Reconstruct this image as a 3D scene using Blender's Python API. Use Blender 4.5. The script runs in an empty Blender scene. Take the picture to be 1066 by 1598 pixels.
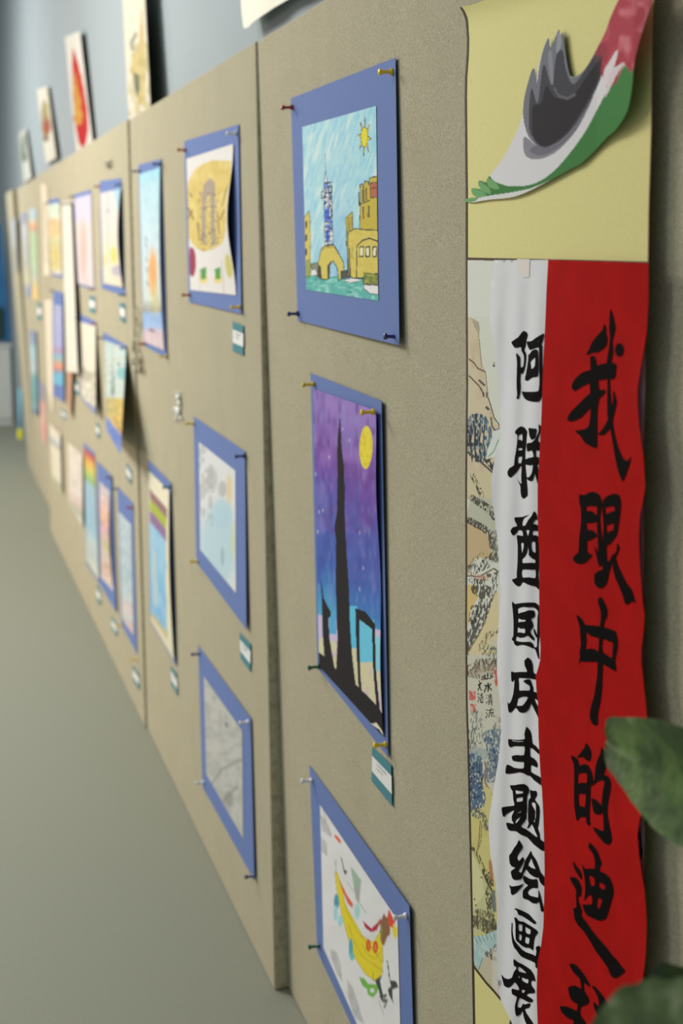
import bpy, math, random
import numpy as np
from mathutils import Vector
from mathutils.geometry import delaunay_2d_cdt
random.seed(4)
scene = bpy.context.scene
C = scene.collection

# ------------------------------------------------------------------ camera
FPX, PPX, PPY = 2220.0, 533.0, 610.3
YAW, PITCH, ROLL = 0.2879, -0.1020, -0.0146
CAM = np.array([-0.6696, 0.0, 1.5905])
_cy, _sy, _cp, _sp = math.cos(YAW), math.sin(YAW), math.cos(PITCH), math.sin(PITCH)
FW = np.array([_sy*_cp, _cy*_cp, _sp]); R0 = np.array([_cy, -_sy, 0.0]); U0 = np.cross(R0, FW)
RT = R0*math.cos(ROLL) + U0*math.sin(ROLL); UP = -R0*math.sin(ROLL) + U0*math.cos(ROLL)
cam_data = bpy.data.cameras.new('camera'); cam = bpy.data.objects.new('camera', cam_data); C.objects.link(cam)
from mathutils import Matrix
M = Matrix(((RT[0], UP[0], -FW[0], CAM[0]), (RT[1], UP[1], -FW[1], CAM[1]), (RT[2], UP[2], -FW[2], CAM[2]), (0, 0, 0, 1)))
cam.matrix_world = M
cam_data.sensor_fit = 'VERTICAL'; cam_data.sensor_height = 36.0; cam_data.sensor_width = 24.0
cam_data.lens = FPX/1598*36
cam_data.shift_y = -(799-PPY)/1598
cam_data.clip_start = 0.05
cam_data.dof.use_dof = True; cam_data.dof.focus_distance = 1.85; cam_data.dof.aperture_fstop = 4.8
scene.camera = cam

# ------------------------------------------------------------------ light
world = bpy.data.worlds.new('world'); scene.world = world; world.use_nodes = True
bg = world.node_tree.nodes['Background']; bg.inputs[0].default_value = (0.80, 0.90, 1.0, 1); bg.inputs[1].default_value = 0.25
def area(name, loc, target, sx, sy, power, col):
    d = bpy.data.lights.new(name, 'AREA'); d.shape = 'RECTANGLE'; d.size = sx; d.size_y = sy; d.energy = power; d.color = col
    o = bpy.data.objects.new(name, d); C.objects.link(o); o.location = loc
    o.rotation_euler = (Vector(target)-Vector(loc)).to_track_quat('-Z', 'Y').to_euler()
    return o
area('ceiling_light', (-2.6, 5.8, 3.6), (-1.0, 4.2, 1.6), 1.2, 1.2, 138, (1.0, 0.96, 0.885))
area('ceiling_light', (-2.4, 10.2, 3.6), (-1.2, 9.6, 0.6), 1.2, 1.2, 150, (1.0, 0.98, 0.94))
area('ceiling_light', (-2.8, 2.6, 3.6), (-0.6, 2.2, 2.0), 1.2, 1.2, 27, (1.0, 0.97, 0.9))
area('window_light', (-4.2, 7.6, 1.5), (0.0, 6.9, 0.5), 1.4, 1.2, 78, (1.0, 0.75, 0.60))
vs = scene.view_settings
scene.display_settings.display_device = 'sRGB'
vs.view_transform = 'Standard'; vs.look = 'None'; vs.gamma = 1.0; vs.exposure = 0.0; vs.use_curve_mapping = False
scene.cycles.use_denoising = True

# ------------------------------------------------------------------ maths
WALLX = 0.14
SEAM1, SEAM2, SEAM3 = 2.8338, 4.5948, 8.0722
# board planes: x at the top edge (Z=2), extra x at the floor
BOARD = {1: (0.004, 0.028), 2: (0.0, 0.0), 3: (-0.007, 0.0), 4: (0.0, 0.055), 5: (-0.03, 0.09), 'w': (WALLX, 0.0)}
def proj(P):
    d = np.asarray(P) - CAM
    z = d@FW
    return PPX + FPX*(d@RT)/z, PPY - FPX*(d@UP)/z
def at(px, py, b, off=0.0):
    """point of board plane b, raised by off towards the room, seen in direction px, py (arrays allowed)"""
    px = np.asarray(px, float); py = np.asarray(py, float)
    d = FW + ((px-PPX)/FPX)[..., None]*RT - ((py-PPY)/FPX)[..., None]*UP
    x0, r = BOARD[b]
    # x + off - x0 - r*(2-z)/2 = 0
    n = np.array([1.0, 0, r/2])
    k = x0 + r - off - n@CAM
    t = k/(d@n)
    return CAM + d*t[..., None]
def deep(px, py, z):
    return CAM + (FW + (px-PPX)/FPX*RT - (py-PPY)/FPX*UP)*z

# ------------------------------------------------------------------ colour
G = 1.5
def lin(c):
    c = np.asarray(c, float)/255
    return np.where(c <= 0.04045, c/12.92, ((c+0.055)/1.055)**2.4)
def alb(*c):
    if len(c) == 1: c = c[0]
    return np.clip(lin(c)*G, 0.003, 0.88)
def a4(*c):
    v = alb(*c); return (float(v[0]), float(v[1]), float(v[2]), 1.0)
def mat(name, color=None, rough=0.8, attr=False, noise=0.0, nscale=60, bump=0.0, bscale=400, spec=0.3, **kw):
    m = bpy.data.materials.new(name); m.use_nodes = True
    nt = m.node_tree; b = nt.nodes['Principled BSDF']
    b.inputs['Roughness'].default_value = rough
    b.inputs['Specular IOR Level'].default_value = spec
    for k, v in kw.items(): b.inputs[k.replace('_', ' ')].default_value = v
    tc = nt.nodes.new('ShaderNodeTexCoord')
    src = None
    if attr:
        at_ = nt.nodes.new('ShaderNodeAttribute'); at_.attribute_name = 'paint'; src = at_.outputs['Color']
    else:
        b.inputs['Base Color'].default_value = color
    if noise > 0:
        n = nt.nodes.new('ShaderNodeTexNoise'); n.inputs['Scale'].default_value = nscale; n.inputs['Detail'].default_value = 4
        nt.links.new(tc.outputs['Object'], n.inputs['Vector'])
        mr = nt.nodes.new('ShaderNodeMapRange'); mr.inputs[1].default_value = 0.3; mr.inputs[2].default_value = 0.7
        mr.inputs[3].default_value = 1-noise; mr.inputs[4].default_value = 1+noise
        nt.links.new(n.outputs['Fac'], mr.inputs[0])
        mx = nt.nodes.new('ShaderNodeVectorMath'); mx.operation = 'SCALE'
        if src: nt.links.new(src, mx.inputs[0])
        else: mx.inputs[0].default_value = color[:3]
        nt.links.new(mr.outputs[0], mx.inputs['Scale']); nt.links.new(mx.outputs[0], b.inputs['Base Color'])
    elif src: nt.links.new(src, b.inputs['Base Color'])
    if bump > 0:
        n = nt.nodes.new('ShaderNodeTexNoise'); n.inputs['Scale'].default_value = bscale; n.inputs['Detail'].default_value = 3
        nt.links.new(tc.outputs['Object'], n.inputs['Vector'])
        bp = nt.nodes.new('ShaderNodeBump'); bp.inputs['Strength'].default_value = bump; bp.inputs['Distance'].default_value = 0.001
        nt.links.new(n.outputs['Fac'], bp.inputs['Height']); nt.links.new(bp.outputs[0], b.inputs['Normal'])
    return m
def fabric_mat():
    m = bpy.data.materials.new('linen_fabric'); m.use_nodes = True
    nt = m.node_tree; b = nt.nodes['Principled BSDF']; b.inputs['Roughness'].default_value = 0.95; b.inputs['Specular IOR Level'].default_value = 0.1
    tc = nt.nodes.new('ShaderNodeTexCoord')
    def noise(sc, stretch, det=2):
        mp = nt.nodes.new('ShaderNodeMapping'); mp.inputs['Scale'].default_value = stretch
        nt.links.new(tc.outputs['Object'], mp.inputs['Vector'])
        n = nt.nodes.new('ShaderNodeTexNoise'); n.inputs['Scale'].default_value = sc; n.inputs['Detail'].default_value = det
        nt.links.new(mp.outputs[0], n.inputs['Vector']); return n.outputs['Fac']
    warp = noise(1100, (1, 1, .22)); weft = noise(1100, (1, .22, 1)); big = noise(9, (1, 1, 1), 4); mid = noise(260, (1, 1, 1), 2)
    def mth(op, a, c):
        n = nt.nodes.new('ShaderNodeMath'); n.operation = op
        for i, v in enumerate((a, c)):
            if isinstance(v, (int, float)): n.inputs[i].default_value = v
            else: nt.links.new(v, n.inputs[i])
        return n.outputs[0]
    wv = mth('ADD', warp, weft)
    s = mth('ADD', mth('MULTIPLY', mth('SUBTRACT', wv, 1.0), 1.15), mth('MULTIPLY', mth('SUBTRACT', mid, .5), 0.22))
    s = mth('ADD', s, mth('MULTIPLY', mth('SUBTRACT', big, .5), 0.16))
    sx_ = nt.nodes.new('ShaderNodeSeparateXYZ'); nt.links.new(tc.outputs['Object'], sx_.inputs[0])
    jit = mth('MULTIPLY', noise(45, (1, 1, 1)), 7.0)
    yy = mth('MULTIPLY', sx_.outputs['Y'], 6.2832/.0062); zz = mth('MULTIPLY', sx_.outputs['Z'], 6.2832/.0038)
    la = mth('SINE', mth('ADD', mth('ADD', yy, zz), jit), 0); lb = mth('SINE', mth('ADD', mth('SUBTRACT', yy, zz), jit), 0)
    lat = mth('MULTIPLY', la, lb); s = mth('ADD', s, mth('MULTIPLY', lat, .30)); wv = mth('ADD', wv, mth('MULTIPLY', lat, .5))
    f = mth('ADD', mth('MULTIPLY', s, 1.0), 0.5)
    ramp = nt.nodes.new('ShaderNodeValToRGB')
    ramp.color_ramp.elements[0].position = 0.1; ramp.color_ramp.elements[0].color = a4(123, 118, 97)
    ramp.color_ramp.elements[1].position = 0.9; ramp.color_ramp.elements[1].color = a4(177, 172, 149)
    nt.links.new(f, ramp.inputs[0]); nt.links.new(ramp.outputs[0], b.inputs['Base Color'])
    bp = nt.nodes.new('ShaderNodeBump'); bp.inputs['Strength'].default_value = 0.5; bp.inputs['Distance'].default_value = 0.0008
    nt.links.new(wv, bp.inputs['Height']); nt.links.new(bp.outputs[0], b.inputs['Normal'])
    return m
FAB = fabric_mat()
PAINT = mat('painted_paper', attr=True, rough=0.85, noise=0.03, nscale=500, spec=0.12)
CARD = mat('blue_card', a4(86, 106, 154), rough=0.85, noise=0.05, nscale=300)
INK = mat('black_ink', a4(12, 9, 8), rough=0.9, spec=0.05)
PAPERW = mat('white_paper', a4(196, 198, 196), rough=0.8, noise=0.03, nscale=40)

# ------------------------------------------------------------------ objects
def tag(o, label=None, cat=None, group=None, kind=None):
    if label: o['label'] = label
    if cat: o['category'] = cat
    if group: o['group'] = group
    if kind: o['kind'] = kind
    return o
def empty(name, loc, label=None, cat=None, group=None):
    o = bpy.data.objects.new(name, None); C.objects.link(o); o.location = [float(v) for v in loc]; o.empty_display_size = 0.05
    return tag(o, label, cat, group)
def mesh(name, V, F, m, parent=None, smooth=False, paint=None, solid=0.0, bevel=0.0):
    me = bpy.data.meshes.new(name)
    V = np.asarray(V, float)
    o = bpy.data.objects.new(name, me); C.objects.link(o)
    if parent is not None:
        o.parent = parent; V = V - np.array(parent_world(parent))
    me.from_pydata([tuple(v) for v in V] if len(V) < 2000 else V.tolist(), [], F if isinstance(F, list) else F.tolist())
    if m: me.materials.append(m)
    if smooth and not solid: me.polygons.foreach_set('use_smooth', [True]*len(me.polygons))
    if paint is not None:
        ca = me.color_attributes.new('paint', 'FLOAT_COLOR', 'POINT')
        p = np.ones((len(V), 4), np.float32); p[:, :3] = paint
        ca.data.foreach_set('color', p.ravel())
    me.update()
    if solid:
        md = o.modifiers.new('thickness', 'SOLIDIFY'); md.thickness = solid; md.offset = 0
    if bevel:
        md = o.modifiers.new('bevel', 'BEVEL'); md.width = bevel; md.segments = 2; md.limit_method = 'ANGLE'
    return o
def parent_world(p):
    v = Vector(p.location)
    q = p.parent
    while q is not None:
        v = v + Vector(q.location); q = q.parent
    return v
def grid_faces(nu, nv):
    i = np.arange(nv)[:, None]*(nu+1) + np.arange(nu)[None, :]
    return np.stack([i, i+1, i+nu+2, i+nu+1], -1).reshape(-1, 4)
def box(name, lo, hi, m, parent=None, bevel=0.0):
    x0, y0, z0 = lo; x1, y1, z1 = hi
    V = [(x0, y0, z0), (x1, y0, z0), (x1, y1, z0), (x0, y1, z0), (x0, y0, z1), (x1, y0, z1), (x1, y1, z1), (x0, y1, z1)]
    F = [(0, 3, 2, 1), (4, 5, 6, 7), (0, 1, 5, 4), (1, 2, 6, 5), (2, 3, 7, 6), (3, 0, 4, 7)]
    return mesh(name, V, F, m, parent, bevel=bevel)
def lathe(name, prof, origin, axis, m, parent=None, n=14, smooth=True):
    """prof: list of (distance along axis, radius)"""
    ax = Vector(axis).normalized(); u = ax.orthogonal().normalized(); w = ax.cross(u)
    V = []; F = []
    for s, r in prof:
        for k in range(n):
            a = 2*math.pi*k/n
            V.append(tuple(Vector(origin)+ax*s+(u*math.cos(a)+w*math.sin(a))*r))
    for i in range(len(prof)-1):
        for k in range(n):
            F.append((i*n+k, i*n+(k+1) % n, (i+1)*n+(k+1) % n, (i+1)*n+k))
    F.append(tuple(range(n))); F.append(tuple(range((len(prof)-1)*n, len(prof)*n)))
    return mesh(name, V, F, m, parent, smooth=smooth)
def tube(name, pts, r, m, parent=None, n=8):
    pts = [Vector(p) for p in pts]; V = []; F = []
    for i, p in enumerate(pts):
        t = (pts[min(i+1, len(pts)-1)]-pts[max(i-1, 0)]).normalized()
        u = t.cross(Vector((0.3, 0.2, 1))).normalized(); w = t.cross(u)
        rr = r[i] if isinstance(r, (list, tuple)) else r
        for k in range(n):
            a = 2*math.pi*k/n; V.append(tuple(p+(u*math.cos(a)+w*math.sin(a))*rr))
    for i in range(len(pts)-1):
        for k in range(n): F.append((i*n+k, i*n+(k+1) % n, (i+1)*n+(k+1) % n, (i+1)*n+k))
    F.append(tuple(range(n))[::-1]); F.append(tuple(range((len(pts)-1)*n, len(pts)*n)))
    return mesh(name, V, F, m, parent, smooth=True)

# ------------------------------------------------------------------ painting helpers (work on arrays)
def inside(X, Y, pts):
    r = np.zeros(X.shape, bool); n = len(pts)
    for i in range(n):
        x0, y0 = pts[i]; x1, y1 = pts[(i+1) % n]
        if y0 == y1: continue
        c = ((Y >= y0) != (Y >= y1)) & (X < x0+(Y-y0)*(x1-x0)/(y1-y0)); r ^= c
    return r
def near(X, Y, pts, w, ax=1.0):
    r = np.zeros(X.shape, bool)
    for (x0, y0), (x1, y1) in zip(pts[:-1], pts[1:]):
        dx, dy = (x1-x0)*ax, y1-y0; L = dx*dx+dy*dy+1e-9
        t = np.clip(((X-x0)*ax*dx+(Y-y0)*dy)/L, 0, 1)
        r |= ((X-x0)*ax-t*dx)**2+(Y-y0-t*dy)**2 < w*w
    return r
def vnoise(X, Y, sx, sy, seed=0):
    x = np.asarray(X)/sx+seed*17.3+100; y = np.asarray(Y)/sy+seed*9.1+100
    xi = np.floor(x).astype(int); yi = np.floor(y).astype(int); fx = x-xi; fy = y-yi
    fx = fx*fx*(3-2*fx); fy = fy*fy*(3-2*fy)
    def h(a, b):
        n = (a*374761393+b*668265263+seed*982451653) & 0x7fffffff
        n = ((n ^ (n >> 13))*1274126177) & 0x7fffffff
        return ((n ^ (n >> 16)) & 0xffff)/65535.0
    return (h(xi, yi)*(1-fx)+h(xi+1, yi)*fx)*(1-fy)+(h(xi, yi+1)*(1-fx)+h(xi+1, yi+1)*fx)*fy
class Cv:
    def __init__(s, X, Y, base, ox=0, oy=0, sc=1.0):
        s.X = (X-ox)*sc; s.Y = (Y-oy)*sc; s.c = np.empty(X.shape+(3,)); s.c[:] = base
    def put(s, m, col, a=1.0):
        a = (np.asarray(m)*a)[..., None]; s.c = s.c*(1-a)+np.array(col, float)*a
    def poly(s, pts, col, a=1.0, edge=None, w=3): 
        s.put(inside(s.X, s.Y, pts), col, a)
        if edge is not None: s.line(list(pts)+[pts[0]], edge, w)
    def line(s, pts, col, w=3, a=1.0, ax=1.6): s.put(near(s.X, s.Y, pts, w, ax), col, a)
    def ell(s, cx, cy, rx, ry, col, a=1.0, soft=0):
        d = ((s.X-cx)/rx)**2+((s.Y-cy)/ry)**2
        s.put(d < 1 if not soft else np.clip((1-d)/soft, 0, 1), col, a)
    def n(s, sx, sy, seed=0): return vnoise(s.X, s.Y, sx, sy, seed)
    def ramp(s, stops):
        ys = [k for k, _ in stops]; s.c = np.stack([np.interp(s.Y, ys, [c[i] for _, c in stops]) for i in range(3)], -1)
    def mul(s, f): s.c = s.c*np.asarray(f)[..., None]

# sheet of paper on a board: corners TL, TR, BR, BL as seen; off = lift at the four corners; bulge in the middle
def sheet(name, q, b, off, m, parent=None, nu=6, nv=10, bulge=0.0, paintfn=None, solid=0.0006, wave=0.0, seed=0, curl=None):
    if not hasattr(off, '__len__'): off = [off]*4
    P = [at(q[i][0], q[i][1], b, off[i]) for i in range(4)]
    u = np.linspace(0, 1, nu+1)[None, :, None]; v = np.linspace(0, 1, nv+1)[:, None, None]
    S = (P[0]*(1-u)+P[1]*u)*(1-v)+(P[3]*(1-u)+P[2]*u)*v
    base = S.reshape(-1, 3)
    uu = np.broadcast_to(u, S.shape[:2]+(1,)).ravel(); vv = np.broadcast_to(v, S.shape[:2]+(1,)).ravel()
    d = bulge*np.sin(np.pi*uu)*np.sin(np.pi*vv)*1.0 + wave*(np.sin(vv*7+seed)*np.clip(uu, 0, 1)+np.sin(vv*11+uu*4+seed*2)*.4)*np.sin(np.pi*np.clip(vv, 0, 1))**.5
    if curl: d = d + curl(uu, vv)
    V = base.copy(); V[:, 0] -= d
    paint = None
    if paintfn is not None:
        px, py = proj(base); pc = paintfn(px, py)
        if b in (3, 4, 5): pc = (pc*.74+np.array((188, 184, 168.))*.26)*.93  # far boards: pale haze mixed into the picture colours
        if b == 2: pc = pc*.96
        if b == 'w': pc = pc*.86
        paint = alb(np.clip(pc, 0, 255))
    return mesh(name, V, grid_faces(nu, nv), m, parent, smooth=True, paint=paint, solid=solid)

# arbitrary outline on a board with a lift function, finely triangulated so that it can bend
def patch(name, outline, holes, b, offfn, m, parent=None, sx=8, sy=12, paintfn=None, solid=0.0, extra_out=None):
    outs = [outline]+(extra_out or [])
    pts = []; edges = []
    for loop in outs+list(holes):
        dense = []
        for i in range(len(loop)):
            x0, y0 = loop[i]; x1, y1 = loop[(i+1) % len(loop)]
            k = max(1, int(max(abs(x1-x0)/sx, abs(y1-y0)/sy)))
            dense += [(x0+(x1-x0)*j/k, y0+(y1-y0)*j/k) for j in range(k)]
        s = len(pts); pts += dense; edges += [(s+i, s+(i+1) % len(dense)) for i in range(len(dense))]
    A = np.array(pts); x0, y0 = A.min(0); x1, y1 = A.max(0)
    gx, gy = np.meshgrid(np.arange(x0+sx*.5, x1, sx), np.arange(y0+sy*.5, y1, sy))
    gx[1::2] += sx*.25
    def ins(X, Y):
        r = np.zeros(X.shape, bool)
        for o_ in outs: r |= inside(X, Y, o_)
        for h_ in holes: r &= ~inside(X, Y, h_)
        return r
    k = ins(gx, gy)
    pts += list(zip(gx[k].tolist(), gy[k].tolist()))
    vo, _, fo, *_r = delaunay_2d_cdt([Vector(p) for p in pts], edges, [], 0, 1e-4)
    vo = np.array([tuple(v) for v in vo]); fo = np.array([f for f in fo if len(f) == 3])
    cen = vo[fo].mean(1); fo = fo[ins(cen[:, 0], cen[:, 1])]
    V = at(vo[:, 0], vo[:, 1], b, offfn(vo[:, 0], vo[:, 1]))
    paint = alb(np.clip(paintfn(vo[:, 0], vo[:, 1]), 0, 255)) if paintfn else None
    return mesh(name, V, fo, m, parent, smooth=True, paint=paint, solid=solid)

# ------------------------------------------------------------------ room
FLOOR = mat('grey_green_vinyl', a4(114, 117, 104), rough=0.6, noise=0.05, nscale=120, spec=0.35)
WALLM = mat('pale_blue_wall', a4(130, 140, 144), rough=0.9, noise=0.015, nscale=3)
def structure(o): o['kind'] = 'structure'; return o
structure(box('floor', (-5, -1.5, -0.05), (WALLX+0.1, 15.2, 0), FLOOR))
structure(box('wall_right', (WALLX, -1.5, 0), (WALLX+0.1, 15.0, 4.3), WALLM))
structure(box('wall_back', (-5, 14.9, 0), (WALLX, 15.0, 4.3), mat('far_wall_paint', a4(176, 186, 188), rough=0.9)))
# ------------------------------------------------------------------ display boards
def board(b, y0, y1, label):
    x0, r = BOARD[b]; T = 0.034
    def X(z): return x0+r*(2-z)/2
    V = []
    for z in (0.002, 2.0):
        V += [(X(z), y0, z), (X(z)+T, y0, z), (X(z)+T, y1, z), (X(z), y1, z)]
    F = [(0, 3, 2, 1), (4, 5, 6, 7), (0, 1, 5, 4), (1, 2, 6, 5), (2, 3, 7, 6), (3, 0, 4, 7)]
    o = mesh('display_board', V, F, FAB, bevel=0.003)
    return tag(o, label, 'display board', 'linen covered display boards along the wall')
yb4 = float(at(26, 296, 4)[1]); yb5 = float(at(9, 306, 5)[1])
board(1, -0.7, SEAM1-0.002, 'beige linen board behind the red calligraphy banner and the nearest three pictures')
board(2, SEAM1+0.001, SEAM2-0.002, 'beige linen board with the golden arch picture and the rainbow picture')
board(3, SEAM2+0.003, SEAM3-0.003, 'long beige linen board crowded with small blurred pictures')
board(4, SEAM3+0.003, yb4-0.02, 'beige linen board with the tall green and orange picture, last but one')
board(5, yb4+0.02, yb5, 'narrow farthest beige linen board at the end of the row')

# ------------------------------------------------------------------ picture things
def picture(label, b, mount, draw, paintfn, off=0.002, res=(40, 60), mlift=None, dlift=None, group='children\'s pictures on blue card', bulge=0.0, wave=0.0, seed=0, name='mounted_drawing', curl=None):
    o0 = at((mount or draw)[3][0], (mount or draw)[3][1], b, 0)
    t = empty(name, o0, label, 'picture', group)
    ml = mlift or [off]*4
    if mount: 
        sheet('mount_card', mount, b, ml, CARD, t, 6, 14)
    def mount_lift(p):
        if not mount: return ml[0]
        u = v = .5
        for _ in range(12):
            a, c, d, e = [np.array(k, float) for k in (mount[0], mount[1], mount[2], mount[3])]
            f = (a*(1-u)+c*u)*(1-v)+(e*(1-u)+d*u)*v-np.array(p)
            J = np.stack([(c-a)*(1-v)+(d-e)*v, (e*(1-u)+d*u)-(a*(1-u)+c*u)], 1)
            du, dv = np.linalg.solve(J, -f); u += du; v += dv
        return (ml[0]*(1-u)+ml[1]*u)*(1-v)+(ml[3]*(1-u)+ml[2]*u)*v
    base_l = [mount_lift(p)+0.0014 for p in draw]
    dl = [max(x, y) for x, y in zip(dlift, base_l)] if dlift else base_l
    sheet('drawing', draw, b, dl, PAINT, t, res[0], res[1], bulge=bulge, wave=wave, seed=seed, paintfn=paintfn, solid=0.0, curl=curl)
    return t
def T(ox, oy, s): return lambda pts: [(ox+x/s, oy+y/s) for x, y in pts]

# -- board 1, top: city and tower under a sun
def paint_city(X, Y):
    c = Cv(X, Y, (160, 196, 212), 430, 80, 3.4)
    d = (c.X+c.Y*0.28)
    st = vnoise(d, c.Y, 9, 60, 3)*.6+vnoise(d, c.Y, 4, 30, 4)*.4
    c.put(np.clip((st-.35)*1.6, 0, 1), (118, 172, 212), .8)
    c.put(np.clip((vnoise(d, c.Y, 14, 90, 8)-.55)*2.2, 0, 1), (196, 214, 218), .9)
    c.put(np.clip((c.X-330)/200, 0, 1)*np.clip((st-.3)*2, 0, 1), (130, 190, 200), .5)
    c.put(np.clip((c.Y-600)/500, 0, 1)*np.clip(1-abs(c.X-340)/90, 0, 1), (110, 160, 208), .6)
    K = (48, 50, 60); Yl = (188, 174, 88); Yd = (174, 158, 64)
    # sea
    sea = c.Y > 1200+8*np.sin(c.X/30)-(c.X < 230)*15
    c.put(sea, (86, 160, 152)); c.put(sea*np.clip((c.n(22, 12, 5)-.5)*2.5, 0, 1), (150, 196, 186), .8)
    c.put(sea*np.clip((c.n(30, 9, 6)-.6)*3, 0, 1), (58, 134, 128), .8)
    # left building
    c.poly([(150, 885), (178, 848), (184, 900), (186, 1190), (160, 1200)], Yl, edge=K, w=2)
    for y in (905, 975, 1050): c.poly([(158, y), (168, y-8), (168, y+30), (158, y+36)], (70, 74, 70))
    c.put(inside(c.X, c.Y, [(160, 1110), (186, 1100), (186, 1200), (160, 1205)]), (110, 130, 70), .6)
    c.poly([(186, 1130), (235, 1118), (240, 1195), (200, 1190)], (120, 124, 104), edge=K, w=2)
    c.poly([(188, 1165), (212, 1158), (220, 1185), (190, 1190)], (206, 208, 200))
    # tower
    tw = [(264, 640), (276, 690), (296, 716), (300, 800), (306, 1022), (262, 1030), (256, 800), (258, 700)]
    c.poly(tw, (196, 206, 212), edge=K, w=2); c.line([(265, 545), (265, 645)], (90, 100, 120), 2)
    tm = inside(c.X, c.Y, tw)
    c.put(tm*(c.n(9, 16, 11) > .55), (74, 110, 190), .8); c.put(tm*(c.n(6, 9, 12) > .66), K, .8)
    c.poly([(264, 838), (286, 832), (286, 898), (264, 905)], (60, 100, 190)); c.poly([(266, 950), (284, 945), (284, 1010), (266, 1015)], (52, 88, 180))
    c.poly([(244, 748), (258, 740), (258, 776), (246, 780)], (190, 200, 205), edge=K, w=3); c.poly([(278, 716), (298, 712), (299, 750), (280, 752)], (150, 175, 200), edge=K, w=3)
    for y in range(700, 1020, 26): c.line([(260, y), (302, y-6)], K, 2)
    c.line([(284, 720), (288, 1020)], K, 2)
    # arch
    c.poly([(228, 1200), (226, 1120), (244, 1046), (268, 1030), (312, 1030), (334, 1070), (360, 1120), (366, 1190), (335, 1216), (328, 1150), (305, 1112), (286, 1130), (276, 1212), (245, 1208)], Yl, edge=K, w=3)
    c.poly([(226, 1130), (240, 1140), (246, 1208), (222, 1195)], (64, 62, 56)); c.poly([(275, 1212), (274, 1140), (290, 1118), (305, 1112), (290, 1140), (288, 1206)], (70, 66, 58))
    c.line([(244, 1056), (270, 1040), (312, 1040), (340, 1084)], (120, 100, 60), 2)
    c.poly([(345, 1165), (400, 1155), (410, 1200), (345, 1210)], (70, 74, 74))
    # right castle
    c.poly([(372, 885), (408, 850), (412, 950), (420, 1200), (384, 1190), (378, 1000)], Yd, edge=K, w=2)
    for x in (386, 395, 404): c.line([(x, 880), (x, 945)], K, 2)
    c.poly([(385, 960), (420, 942), (545, 950), (545, 1185), (410, 1205), (386, 1180)], Yl, edge=K, w=3)
    c.poly([(446, 945), (450, 780), (448, 708), (462, 705), (466, 730), (474, 690), (490, 690), (494, 710), (500, 672), (540, 662), (542, 950)], Yd, edge=K, w=3)
    c.poly([(502, 700), (542, 694), (542, 772), (504, 780)], (160, 96, 74), edge=K, w=2); c.line([(503, 728), (542, 722)], K, 2)
    for x, y in ((462, 735), (478, 728), (462, 825), (490, 820)): c.poly([(x, y), (x+8, y), (x+8, y+60), (x, y+60)], (120, 104, 60), edge=K, w=1.5)
    c.line([(442, 750), (444, 815)], K, 5); c.line([(450, 812), (500, 790)], K, 3)
    c.poly([(430, 1205), (432, 1035), (460, 1004), (500, 992), (545, 1010), (545, 1200)], Yl, edge=K, w=4)
    for x in (446, 480, 516): c.poly([(x, 1040), (x+20, 1036), (x+20, 1088), (x, 1090)], (212, 208, 170), edge=K, w=4)
    c.line([(392, 1050), (396, 1190)], K, 5); c.line([(408, 1040), (404, 1100)], K, 2); c.line([(378, 950), (376, 1030)], (70, 90, 70), 4)
    c.poly([(466, 1176), (545, 1180), (545, 1240), (468, 1236)], (96, 112, 56), edge=K, w=2); c.put(inside(c.X, c.Y, [(466, 1176), (545, 1180), (545, 1240), (468, 1236)])*(c.n(7, 8, 9) > .55), (140, 140, 70))
    c.poly([(366, 1212), (400, 1205), (450, 1208), (450, 1218), (400, 1228), (370, 1222)], (208, 212, 208), edge=K, w=1.5)
    c.poly([(460, 1200), (468, 1236), (545, 1244), (545, 1290), (500, 1285), (470, 1260)], (206, 210, 206), edge=K, w=2)
    c.put((c.Y > 940)*(c.X > 380)*(c.Y < 1180)*np.clip((c.n(20, 16, 21)-.5)*2, 0, 1), (176, 150, 60), .35)
    # sun
    for k in range(8):
        a = k*math.pi/4+.1
        p0 = (472+16*math.cos(a-.3), 455+42*math.sin(a-.3)); p1 = (472+16*math.cos(a+.3), 455+42*math.sin(a+.3)); p2 = (472+36*math.cos(a), 455+104*math.sin(a))
        c.poly([p0, p2, p1], (206, 190, 96), edge=(70, 72, 70), w=2)
    c.ell(472, 455, 19, 55, (90, 84, 40)); c.ell(472, 455, 17, 51, (206, 192, 52))
    return c.c*(0.97+0.06*c.n(5, 5, 31)[..., None])
picture('top picture on nearest board, yellow sun, arch and tall tower by blue sea', 1,
        [(454, 153.5), (617.4, 89.7), (623.5, 538.8), (464.7, 500.6)], [(471.8, 198.2), (586.8, 165.3), (590.6, 469.7), (478, 452)], paint_city,
        res=(150, 300), mlift=[.003, .004, .009, .003], bulge=0.0)

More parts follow.
